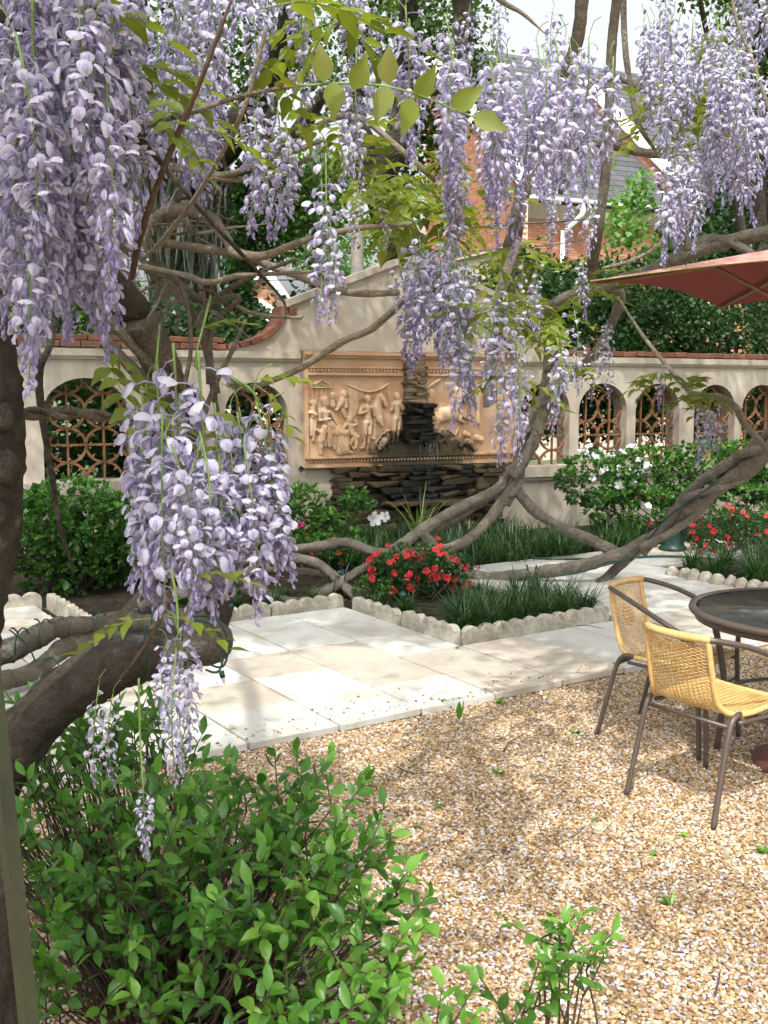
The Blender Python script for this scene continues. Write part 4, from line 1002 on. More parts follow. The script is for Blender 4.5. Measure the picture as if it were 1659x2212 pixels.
# ================================================================== SHRUBS AND FLOWERS IN THE BEDS
def ros_leaves(P, D, k, size, mb, width, tpl=LEAF2):
    n = len(P); C = np.repeat(P, k, 0)+rng.normal(0, size*.25, (n*k, 3))
    base = np.repeat(D, k, 0); side = rand_dir(n*k); Dd = base*.75+side*.85; Dd[:, 2] += .15
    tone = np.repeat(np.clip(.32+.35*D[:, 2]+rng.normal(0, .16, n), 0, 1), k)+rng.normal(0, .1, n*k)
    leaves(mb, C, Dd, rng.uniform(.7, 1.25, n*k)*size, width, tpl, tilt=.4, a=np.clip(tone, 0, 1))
def flower_mesh(m, r, k=5, seed=0):
    rg = np.random.default_rng(seed); mb = MB()
    for i in range(k):
        a = 2*math.pi*i/k+rg.normal(0, .08); ca, sa = math.cos(a), math.sin(a); lf = rg.uniform(.25, .6)
        pts = []
        for t, w in ((0, .06), (.45, .36), (.8, .40), (1.05, .0)):
            for s in (-1, 0, 1) if w > .1 else (0,):
                rr_ = r*t; x = rr_*ca-s*w*r*sa; y = rr_*sa+s*w*r*ca
                pts.append((x, y, r*(lf*math.sin(t*1.5)+(-.06 if s == 0 else .05)-.15*t*t)))
        mb.add(pts, [[0, 1, 2], [0, 2, 3], [1, 4, 5, 2], [2, 5, 6, 3], [4, 7, 5], [5, 7, 6]], rg.random())
    for i in range(4):
        a = rg.uniform(0, 6.28); tube(mb, [(0, 0, 0), (r*.12*math.cos(a), r*.12*math.sin(a), r*.5), (r*.3*math.cos(a), r*.3*math.sin(a), r*.95)], r*.022, 4, a=.9)
    return mb.mesh('flower', m, True)
FL = {k: [flower_mesh(M[k], 1.0, 5, i) for i in range(4)] for k in ('azalea_red', 'azalea_white', 'azalea_pink')}
def put_flower(parent, p, d, r, kind):
    q = Vector(d).to_track_quat('Z', 'Y').to_matrix().to_4x4()
    m = Matrix.Translation(Vector(p)) @ q @ Matrix.Rotation(rng.uniform(0, 6.28), 4, 'Z') @ Matrix.Scale(r*rng.uniform(.8, 1.15), 4)
    part('flower', FL[kind][int(rng.integers(4))], parent, mw=m)
def azalea(label, blobs, n, k, size, m='leaf_azalea', flowers=(), width=.38, cat='shrub', name='azalea_bush', base=None, core=.35):
    c = blobs[0][0]; base = base if base is not None else np.array([np.mean([b[0][0] for b in blobs]), np.mean([b[0][1] for b in blobs]), 0])
    t = thing(name, label, cat, tuple(base))
    P, D = blob_points(blobs, n, .28); ok = P[:, 2] > .04; P, D = P[ok], D[ok]
    mb = MB(); ros_leaves(P, D, k, size, mb, width); Pi, Di = blob_points(blobs, int(n*core), 1.2); Pi = Pi[Pi[:, 2] > .05]
    ros_leaves(Pi, rand_dir(len(Pi)), k, size, mb, width)
    part('foliage', mb.mesh('foliage', M[m]), t)
    mb = MB()
    for i in range(22):
        q = P[int(rng.integers(len(P)))]; b0 = np.array([base[0]+(q[0]-base[0])*.25+rng.normal(0, .05), base[1]+(q[1]-base[1])*.25+rng.normal(0, .05), 0]); mid = (b0+q)/2+rng.normal(0, .04, 3)
        tube(mb, [b0, mid, q], [.011, .008, .003], 5, 9)
    part('stems', mb.mesh('stems', M['twig'], True), t)
    for kind, cnt, r, reg in flowers:
        j = 0
        for i in range(4000):
            if j >= cnt: break
            q = int(rng.integers(len(P)))
            if reg and not reg(P[q]): continue
            d = D[q]
            if d[1] > .35: continue
            put_flower(t, P[q]+d*abs(rng.normal(.02, .03)), np.array([d[0], d[1]-.5, d[2]+.3])+rng.normal(0, .25, 3), r, kind); j += 1
    return t
def SB(x, y, d, rx, rz, ry): c = at(x, y, d); return (c, np.array([px(rx, d), ry, px(rz, d)]))
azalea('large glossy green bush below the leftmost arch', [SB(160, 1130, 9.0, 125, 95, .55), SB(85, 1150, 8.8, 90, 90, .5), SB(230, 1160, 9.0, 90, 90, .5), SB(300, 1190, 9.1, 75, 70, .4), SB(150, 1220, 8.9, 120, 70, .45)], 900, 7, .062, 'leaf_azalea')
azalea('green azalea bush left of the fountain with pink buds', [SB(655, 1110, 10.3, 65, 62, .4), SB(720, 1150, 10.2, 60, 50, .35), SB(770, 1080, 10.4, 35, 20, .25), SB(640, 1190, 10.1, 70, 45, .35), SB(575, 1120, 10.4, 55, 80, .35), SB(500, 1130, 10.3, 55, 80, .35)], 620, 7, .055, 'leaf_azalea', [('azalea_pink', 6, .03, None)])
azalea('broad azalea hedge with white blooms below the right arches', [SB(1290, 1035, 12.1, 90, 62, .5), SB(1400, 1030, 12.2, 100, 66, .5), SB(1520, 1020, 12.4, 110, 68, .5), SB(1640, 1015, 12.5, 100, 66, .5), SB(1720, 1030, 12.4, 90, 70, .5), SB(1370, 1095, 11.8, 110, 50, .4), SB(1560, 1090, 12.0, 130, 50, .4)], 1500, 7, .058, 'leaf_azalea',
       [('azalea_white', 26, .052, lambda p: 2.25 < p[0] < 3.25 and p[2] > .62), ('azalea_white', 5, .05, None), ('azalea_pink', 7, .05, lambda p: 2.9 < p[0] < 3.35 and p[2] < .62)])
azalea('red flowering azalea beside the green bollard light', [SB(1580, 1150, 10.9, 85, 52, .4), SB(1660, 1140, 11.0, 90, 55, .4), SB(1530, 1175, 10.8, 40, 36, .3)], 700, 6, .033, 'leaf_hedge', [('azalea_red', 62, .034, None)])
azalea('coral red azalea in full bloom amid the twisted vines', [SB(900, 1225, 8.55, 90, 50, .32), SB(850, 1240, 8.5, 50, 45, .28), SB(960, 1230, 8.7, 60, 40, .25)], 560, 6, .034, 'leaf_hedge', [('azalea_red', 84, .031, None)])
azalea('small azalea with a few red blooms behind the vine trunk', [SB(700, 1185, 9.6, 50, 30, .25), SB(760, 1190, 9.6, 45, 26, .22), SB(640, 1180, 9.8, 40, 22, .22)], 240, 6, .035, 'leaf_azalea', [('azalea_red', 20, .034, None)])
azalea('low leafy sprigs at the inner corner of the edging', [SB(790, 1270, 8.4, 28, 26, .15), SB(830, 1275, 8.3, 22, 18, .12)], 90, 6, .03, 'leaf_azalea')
w = thing('white_lily', 'pair of white trumpet flowers in front of the fountain', 'flower', tuple(gr(2.3, 3.6, 0)))
for x, y in ((808, 1122), (830, 1116)):
    p = at(x, y, 10.6); put_flower(w, p, (rng.normal(0, .4), -1, .2), .07, 'azalea_white')
    mb = MB(); tube(mb, [(p[0]+.03, p[1]+.08, 0), (p[0]+.02, p[1]+.05, p[2]*.6), (p[0], p[1]+.01, p[2])], [.006, .005, .004], 5, 8); part('stem', mb.mesh('stem', M['stem']), w)
mb = MB()
for i in range(9):
    p = at(818+rng.normal(0, 10), 1140+rng.normal(0, 18), 10.65); leaves(mb, [p], [(rng.normal(), rng.normal(), .5)], .08, .22, LEAF8)
part('foliage', mb.mesh('foliage', M['leaf_azalea']), w)

# strap-leaved clumps
def clump_mesh(n, length, width, spread, m, seed, arch=1.0, segs=5):
    rg = np.random.default_rng(seed); mb = MB()
    for i in range(n):
        a = rg.uniform(0, 6.283); o = rg.normal(0, spread, 2); l = length*rg.uniform(.55, 1.15); lean = rg.uniform(.3, 1.0)*arch
        t = np.linspace(0, 1, segs); th = math.pi/2-lean*.35-t*lean*1.25
        dx = np.concatenate([[0], np.cumsum(np.cos(th[:-1]))])*l/(segs-1); dz = np.concatenate([[0], np.cumsum(np.sin(th[:-1]))])*l/(segs-1)
        w = width*np.array([.8, 1, .9, .65, .08][:segs] if segs == 5 else np.linspace(1, .1, segs))
        ca, sa = math.cos(a), math.sin(a)
        c = np.stack([o[0]+dx*ca, o[1]+dx*sa, dz], -1); s = np.stack([-sa*w, ca*w, np.zeros(segs)], -1)
        V = np.empty((segs*2, 3)); V[0::2] = c-s; V[1::2] = c+s
        mb.add(V, np.array([[2*k, 2*k+1, 2*k+3, 2*k+2] for k in range(segs-1)]), rg.random())
    return mb.mesh('blades', m)
MON = [clump_mesh(170, .36, .0046, .03, M['grass'], 300+k, 1.75) for k in range(4)]
def clump(name, label, p, mesh, s, group, cat='grass'):
    t = thing(name, label, cat, tuple(p), group)
    part('blades', mesh, t, mw=TRS(p, (0, 0, rng.uniform(0, 6.28)), s))
mg = 'mondo grass in the azalea bed'
for i, s in enumerate(np.linspace(1.42, 2.58, 7)):
    clump('mondo_grass', 'dark green mondo grass clump in the row along the front edging', gr(s, 1.17+rng.normal(0, .02), .02), MON[i % 4], rng.uniform(.85, 1.05), mg)
for i, s in enumerate(np.linspace(1.55, 2.62, 6)):
    clump('mondo_grass', 'dark green mondo grass clump in the rear row of the edged bed', gr(s, 1.42+rng.normal(0, .03), .02), MON[(i+1) % 4], rng.uniform(.85, 1.1), mg)
for i, (s, t) in enumerate([(2.3, 1.66), (2.55, 1.7), (1.95, 1.65)]):
    clump('mondo_grass', 'dark green mondo grass clump behind the two rows of the edged bed', gr(s, t, .02), MON[(i+2) % 4], 1.0, mg)
for i, (s, t) in enumerate([(4.75, 1.75), (4.85, 1.4), (5.1, 1.65), (5.15, 1.2), (5.5, 1.5), (4.8, 2.05), (5.2, 2.0), (5.5, 1.9), (5.6, 1.1), (5.9, 1.6), (5.9, 2.0)]):
    clump('mondo_grass', 'mondo grass clump in the stone-edged bed behind the glass table', gr(s, t, .02), MON[i % 4], rng.uniform(.85, 1.05), 'mondo grass in the right-hand bed')
LIR = [clump_mesh(64, .40, .0048, .06, M['grass'], 330+k, 1.6) for k in range(3)]
mb = MB()
for i in range(170):
    sv = rng.uniform(1.9, 6.4); tv = rng.uniform(3.42, 5.3)
    p = np.array(gr(sv, tv, 0))
    if i > 2 and ((p[:2]-WO)@WN < .75 or (tv > 4.3 and sv > 4.2)): continue
    src = LIR[i % 3]; n = len(src.vertices); co = np.empty(n*3, np.float32); src.vertices.foreach_get('co', co); co = co.reshape(-1, 3)
    an = rng.uniform(0, 6.28); k = rng.uniform(.75, 1.1); c, q = math.cos(an)*k, math.sin(an)*k
    V = np.stack([co[:, 0]*c-co[:, 1]*q, co[:, 0]*q+co[:, 1]*c, co[:, 2]*k], -1)+p
    rn = np.empty(n, np.float32); src.attributes['rnd'].data.foreach_get('value', rn)
    F = np.array([pl.vertices[:] for pl in src.polygons]) if i < 3 else LF[i % 3]
    if i < 3: LF = (LF if i else [])+[F]
    mb.add(V, F, rn)
part('liriope', mb.mesh('liriope', M['grass']), None, 'drift of dark grassy liriope between fountain and path', 'ground cover', kind='stuff')
clump('ribbon_grass', 'fountain-shaped pale strap-leaved plant before the wall fountain', at(905, 1150, 11.0)*np.array([1, 1, 0]), clump_mesh(46, .72, .0075, .03, M['grass_pale'], 77, .95), 1.0, None, 'plant')
for i, (s, t) in enumerate([(-.35, 2.75), (.1, 2.7), (.45, 2.85), (.75, 2.75), (-.1, 3.1), (.6, 3.2), (1.0, 3.05), (1.1, 2.75), (.25, 3.4), (1.45, 2.9), (1.5, 2.4), (1.5, 2.0)]):
    clump('mondo_grass', 'dark grass tuft on the shaded soil among the twisted vine trunks', gr(s, t, .0), MON[i % 4], rng.uniform(.45, .75), 'grass tufts under the vines')
clump('ribbon_grass', 'dark grassy tuft beside the white trumpet flowers', at(740, 1190, 10.7)*np.array([1, 1, 0]), LIR[0], 1.0, None, 'plant')
for i, (u, w_) in enumerate([(2.9, .75), (3.2, .8), (3.6, .95), (4.1, .9), (4.5, .8), (4.8, .7), (3.0, .55), (4.7, .5)]):
    clump('ribbon_grass', 'dark grassy tuft at the foot of the stacked stone fountain', WP(u, 0, w_), LIR[i % 3], rng.uniform(.8, 1.1), 'grass tufts at the fountain foot', 'plant')
clump('ribbon_grass', 'dark grassy tuft left of the pale strap-leaved plant', at(800, 1175, 11.0)*np.array([1, 1, 0]), LIR[1], 1.0, None, 'plant')

# ================================================================== FOREGROUND LEAFY SHRUB
lv = []
for k in range(6):
    mb = MB(); t = LEAFE[0].copy(); rg = np.random.default_rng(k); t[:, 0] *= .60+rg.uniform(-.08, .1); t[:, 2] *= rg.uniform(.4, 1.6); t[:, 2] -= rg.uniform(-.05, .22)*t[:, 1]**2
    mb.add(t, LEAFE[1], [.12, .3, .45, .6, .8, .98][k]); lv.append(mb.mesh('leaf', M['leaf_shrub'], True))
def leafy_shrub(label, blobs, base, ntw, nobj, size):
    t = thing('broadleaf_shrub', label, 'shrub', tuple(base))
    P, D = blob_points(blobs, ntw, .75); P = P+D*np.abs(rng.normal(0, .018, (ntw, 1)))
    Cs, Ds, Tn = [], [], []; stem = MB()
    for p, d in zip(P, D):
        if p[2] < .05: continue
        g = unit(np.array([d[0]*.6+rng.normal(0, .3), d[1]*.6+rng.normal(0, .3), .75])); l = rng.uniform(.09, .17)
        p0 = p-g*l*.6; tw = [p0, p0+g*l*.5+rng.normal(0, .006, 3), p0+g*l]
        b = np.array([base[0]+(p[0]-base[0])*.35, base[1]+(p[1]-base[1])*.35, .0])
        tube(stem, [b+rng.normal(0, .04, 3)*np.array([1, 1, 0]), (b+p0)/2+rng.normal(0, .03, 3), p0], [.0045, .0035, .002], 5, 8); tube(stem, tw, [.0028, .002, .0012], 5, 6)
        x = unit(np.cross(g, rand_dir(1)[0])); y = np.cross(g, x); tone = rng.normal(.5, .2); n = int(rng.integers(6, 10))
        for i in range(n):
            f = (i+.6)/n; a = i*2.4+rng.normal(0, .3); o = x*math.cos(a)+y*math.sin(a)
            Cs.append(p0+g*l*f); dd = o*(1.0-.45*f)+g*(.35+.6*f); dd[2] -= .25*(1-f); Ds.append(dd); Tn.append(tone+.25*f-.1+rng.normal(0, .08))
    Cs = np.array(Cs); Ds = unit(np.array(Ds)); Tn = np.clip(np.array(Tn), 0, 1); sz = size*rng.uniform(.65, 1.2, len(Cs))
    part('stems', stem.mesh('stems', M['twig'], True), t)
    dist = np.linalg.norm(Cs-np.array([0, 0, EYE]), axis=1)
    rel = Cs-np.array([0, 0, EYE]); dep = rel[:, 1]*CP-rel[:, 2]*SP; xx = rel[:, 0]/dep; yy = (rel[:, 1]*SP+rel[:, 2]*CP)/dep
    vis = (abs(xx) < .37) & (abs(yy) < .49)
    order = np.argsort(np.where(vis, dist, dist+50)); big = order[:nobj]; rest = order[nobj:]
    for i in big:
        Y = Vector(Ds[i]); U = Vector((rng.normal(0, .35), rng.normal(0, .35)-.2, 1)); X = Y.cross(U).normalized(); Z = X.cross(Y)
        s = sz[i]; m = Matrix((X*s*1.0, Y*s, Z*s)).transposed().to_4x4(); m.translation = Vector(Cs[i])
        part('leaf', lv[min(5, int(Tn[i]*6))], t, mw=m)
    if len(rest):
        mb = MB(); leaves(mb, Cs[rest], Ds[rest], sz[rest], .30, LEAFE, up=(0, -.2, 1), tilt=.35, a=Tn[rest]); part('leaves', mb.mesh('leaves', M['leaf_shrub'], True), t, kind='stuff')
    return t
def FB(x, y, d, r, rz=None): c = at(x, y, d); return (c, np.array([r, r, rz or r*.8]))
leafy_shrub('large bright green broadleaf shrub filling the lower left corner', [FB(120, 1590, 3.3, .22, .16), FB(260, 1570, 3.4, .2, .15), FB(170, 1720, 3.1, .27), FB(310, 1700, 3.1, .22), FB(110, 1860, 2.8, .25), FB(330, 1850, 2.75, .28), FB(560, 1800, 2.75, .22), FB(690, 1830, 2.65, .18), FB(250, 2010, 2.5, .25), FB(480, 1960, 2.5, .25), FB(640, 1990, 2.4, .2), FB(790, 1870, 2.5, .12), FB(810, 2030, 2.3, .12), FB(600, 1740, 2.8, .14), FB(720, 1760, 2.7, .12), FB(480, 2120, 2.3, .18), FB(680, 2130, 2.2, .16), FB(800, 2120, 2.2, .08)],
            np.array([-.62, 2.75, 0]), 470, 300, .053)
leafy_shrub('short leafy green sprig at the bottom edge of the gravel', [FB(1190, 2060, 2.25, .085, .075), FB(1130, 2160, 2.2, .07, .06), FB(1260, 2060, 2.25, .05, .05)], np.array([.37, 2.28, 0]), 15, 130, .044)
leafy_shrub('small leafy shoot at the very bottom between shrub and sprig', [FB(960, 2215, 2.05, .05, .05)], np.array([.12, 2.1, 0]), 4, 40, .05)

# ================================================================== WISTERIA
def floret(kind, seed):
    """one pea flower; x outwards from the flower spike, z up, origin where its stalk leaves the spike"""
    rg = np.random.default_rng(seed); mb = MB()
    pl = {'open': .026, 'half': .019, 'bud': .010}[kind]*rg.uniform(.75, 1.2); sc = rg.uniform(.9, 1.12)
    e = np.array([pl, 0, -.004 if kind == 'open' else -.008])
    tube(mb, [(0, 0, 0), (pl*.6, 0, .002), tuple(e)], .0009, 4, a=.55)
    if kind in ('open', 'half'):
        op = 1.0 if kind == 'open' else .45; nx, ny = 5, 6; V = []; A = []
        base = rg.uniform(.0, .2); hood = seed % 2 == 0 and op > .6
        for i in range(ny):
            v = i/(ny-1); w = .0118*sc*max(.02, math.sin(math.pi*(.07+.92*v)))**.55*(.55+.45*op)
            ang = 1.1*op*v+.15                                  # banner bends up and back
            x = e[0]+sc*.019*(math.sin(min(ang*1.0, 2.2))/1.1 if op > .6 else v*.85)*v**.3*.9; z = e[2]+sc*.019*(v*(.75*op)+.0)-.003
            for j in range(nx):
                s = (j/(nx-1)-.5)*2
                if hood or op < .6:                              # banner folded forward over the keel like a shell
                    a_ = v*1.35; ww = w*(.82 if hood else .6)
                    V.append((e[0]+sc*(.012*math.sin(a_)+.002)*(1-.35*s*s), s*ww, e[2]+.003-sc*.019*v**1.1+.002*math.sin(math.pi*v)-.0015*s*s)); A.append(np.clip(base+.06+.22*(1-v)+rg.normal(0, .02), 0, 1)); continue
                if True:                                         # banner opened out, nearly level and gently cupped
                    V.append((e[0]-.003+sc*.0205*v, s*w*1.08, e[2]+.003+.0045*math.sin(v*2.6)-.004*s*s-.003*v*v)); A.append(np.clip(base+.2*(1-v)**2-.05*abs(s)+rg.normal(0, .02), 0, 1)); continue
                V.append((x-abs(s)**1.6*.006*op*v, s*w, z-abs(s)**1.5*.0055*(.6+.4*v)+rg.normal(0, .0005))); A.append(np.clip(base+.25*(1-v)-.1*abs(s)+rg.normal(0, .03), 0, 1))
        F = np.array([[i*nx+j, i*nx+j+1, (i+1)*nx+j+1, (i+1)*nx+j] for i in range(ny-1) for j in range(nx-1)])
        mb.add(V, F, np.array(A))
        q = sc
        tube(mb, [e+np.array([.0, 0, -.001]), e+np.array([.006*q, 0, -.004*q]), e+np.array([.011*q, 0, -.010*q]), e+np.array([.012*q, 0, -.016*q])], [.0015*q, .0043*q, .004*q, .001], 6, 6, a=rg.uniform(.4, .75), flat=.75)
        tube(mb, [e+np.array([-.002, 0, .001]), e+np.array([.003, 0, .001])], [.0022, .003], 5, a=.75)
    else:
        q = sc*rg.uniform(.75, 1.1)
        tube(mb, [e, e+np.array([.002, 0, -.005*q]), e+np.array([.003, 0, -.011*q]), e+np.array([.0025, 0, -.016*q])], [.0016*q, .0042*q, .0038*q, .0008], 6, 6, a=rg.uniform(.6, 1.0))
    return mb
FLO = {k: [floret(k, i*3+j) for i in range(4)] for j, k in enumerate(('open', 'half', 'bud'))}
FLOM = {k: [mb.mesh('floret', M['petal'], True) for mb in L] for k, L in FLO.items()}
FLOA = {k: [(np.concatenate(mb.v), [g for g in mb.f], np.concatenate(mb.a)) for mb in L] for k, L in FLO.items()}
def raceme_layout(seed, L=.32, n=56, age=.62, fat=1.0):
    rg = np.random.default_rng(seed); out = []
    bend = rg.normal(0, .018, 2)
    for i in range(n):
        t = (i+.5)/n; a = i*2.39996+rg.normal(0, .25); z = -L*(.03+.97*t**.74)
        c = np.array([bend[0]*math.sin(t*3), bend[1]*math.sin(t*3+.5), z])
        r = rg.random()*.18+t
        kind = 'open' if r < age else ('half' if r < age+.2 else 'bud')
        s = (1.03-.5*max(0, t-.45))*rg.uniform(.75, 1.15)*fat
        m = TRS(c, (0, 0, 0)) @ Matrix.Rotation(a, 4, 'Z') @ Matrix.Rotation(rg.normal(.12, .3)+.25*t, 4, 'Y') @ Matrix.Rotation(rg.normal(0, .35), 4, 'X') @ Matrix.Scale(s, 4)
        out.append((kind, int(rg.integers(4)), m))
    sp = [(bend[0]*math.sin(t*3), bend[1]*math.sin(t*3+.5), -L*t) for t in np.linspace(0, 1, 8)]
    return out, sp
def raceme_mesh(seed, **kw):
    lay, sp = raceme_layout(seed, **kw); mb = MB()
    for kind, k, m in lay:
        V, F, A = FLOA[kind][k]; Mx = np.array(m); W = V@Mx[:3, :3].T+Mx[:3, 3]
        o = mb.n
        for g in F: mb.f.append(g+o); mb.m.append(np.zeros(len(g), np.int32))
        mb.v.append(W); mb.a.append(A); mb.n += len(W)
    tube(mb, sp, [.0022, .0016, .0008], 5, 12, m=1); tube(mb, [(0, 0, 0), (.004, .003, .02), (.012, -.006, .04), (.03, -.012, .05)], [.0010, .0012], 5, 8, m=1)
    return mb.mesh('flower_cluster', [M['petal'], M['stem']], True)
RAC = [raceme_mesh(500+k, L=.30+.02*(k % 3), n=58+5*(k % 3), age=.5+.06*(k % 5)) for k in range(12)]
RACS = [raceme_mesh(540+k, L=.36, n=30, age=.7) for k in range(3)]      # sparse, further on
LWIS = []
for k in range(4):
    rg = np.random.default_rng(600+k); mb = MB(); Lr = .19; pts = [(0, 0, 0), (0, Lr*.35, .008), (0, Lr*.7, -.008), (0, Lr, -.04)]
    Q = catmull(pts, 12); tube(mb, Q, [.0014, .0008], 4, m=1)
    for i in range(5):
        p = Q[3+i*2 if 3+i*2 < 12 else 11]
        for s in ((-1, 1) if i < 4 else (0,)):
            leaves(mb, [p], [(s*.9+rg.normal(0, .12), .55+rg.normal(0, .1) if s else 1, -.22+rg.normal(0, .2))], rg.uniform(.05, .07), .30, LEAFA, tilt=.25, a=rg.uniform(.1, .95))
    LWIS.append(mb.mesh('leaf', [M['leaf_wisteria'], M['stem']], True))
def wpart(par, name, pts, rad, m, n=None, rough=.1, seg=9, lump=.1):
    P = ats(pts); mb = MB(); big = np.mean(rad) > .028; tube(mb, P, rad, 16 if big else seg, (n or max(12, len(pts)*8))*(2 if big else 1), rough*(.8 if big else 1), lump=lump, ridge=.075 if big else .03); return part(name, mb.mesh(name, M[m], True), par)
def twist(par, pts, rad, m, sep, turns, n=80, name='branch'):
    """two stems wound round each other"""
    Q = catmull(ats(pts), n); T, N, Bn = frames(Q); r = np.interp(np.linspace(0, 1, n), np.linspace(0, 1, len(rad)), rad)
    for ph in (0, math.pi):
        a = np.linspace(0, turns*2*math.pi, n)+ph
        P = Q+(N*np.cos(a)[:, None]+Bn*np.sin(a)[:, None])*(r*sep)[:, None]
        mb = MB(); tube(mb, P, r*(.8 if ph else 1.0), 12, None, .1, lump=.1, ridge=.06); part(name, mb.mesh(name, M[m], True), par)
def hang(par, x, y, d, s=1.0, sparse=False, k=None):
    L = RACS if sparse else RAC
    part('flower_cluster', L[int(rng.integers(len(L))) if k is None else k], par, mw=TRS(at(x, y, d), (rng.normal(0, .05), rng.normal(0, .05), rng.uniform(0, 6.28)), s*rng.uniform(.92, 1.06)))
def hang_region(par, n, x0, x1, y0, y1, d0, d1, s=1.0, cond=None):
    c = 0; tries = 0
    while c < n and tries < n*20:
        tries += 1; x, y, d = rng.uniform(x0, x1), rng.uniform(y0, y1), rng.uniform(d0, d1)
        if cond and not cond(x, y): continue
        hang(par, x, y, d, s); c += 1
def wleaf(par, x, y, d, az, pitch, s=1.0, roll=0.0):
    part('leaf', LWIS[int(rng.integers(4))], par, mw=Matrix.Translation(Vector(at(x, y, d))) @ Matrix.Rotation(az, 4, 'Z') @ Matrix.Rotation(pitch, 4, 'X') @ Matrix.Rotation(roll, 4, 'Y') @ Matrix.Scale(s, 4))

wis = thing('wisteria', 'old leaning wisteria with thick bent trunk and lilac clusters at left', 'wisteria', tuple(at(-60, 1950, 3.0)*np.array([1, 1, 0])))
TR = [(-160, 2200, 3.2), (-70, 1840, 3.05), (20, 1640, 2.95), (130, 1510, 2.95), (260, 1435, 3.0), (390, 1400, 3.1), (448, 1345, 3.15), (455, 1260, 3.2), (435, 1130, 3.2), (400, 1000, 3.2), (368, 880, 3.15), (345, 780, 3.1), (295, 680, 3.0), (225, 585, 2.9), (160, 480, 2.8), (90, 350, 2.7)]
wpart(wis, 'trunk', TR, [.10, .092, .086, .08, .076, .07, .068, .064, .060, .056, .054, .053, .05, .045, .04, .032], 'bark_dark', 130, .12, 14, .07)
mb = MB(); v, f = _hull(unit(rng.normal(0, 1, (60, 3)))*np.array([.085, .08, .075])); mb.add(v+at(445, 1385, 3.08), f); part('burl', mb.mesh('burl', M['bark_lichen'], True), wis)
wpart(wis, 'trunk_limb', [(452, 1280, 3.16), (435, 1140, 3.16), (402, 1010, 3.16), (372, 890, 3.1), (349, 790, 3.06), (300, 690, 2.96)], [.072, .066, .062, .06, .058, .05], 'bark_lichen', 60, .1, 12, .06)
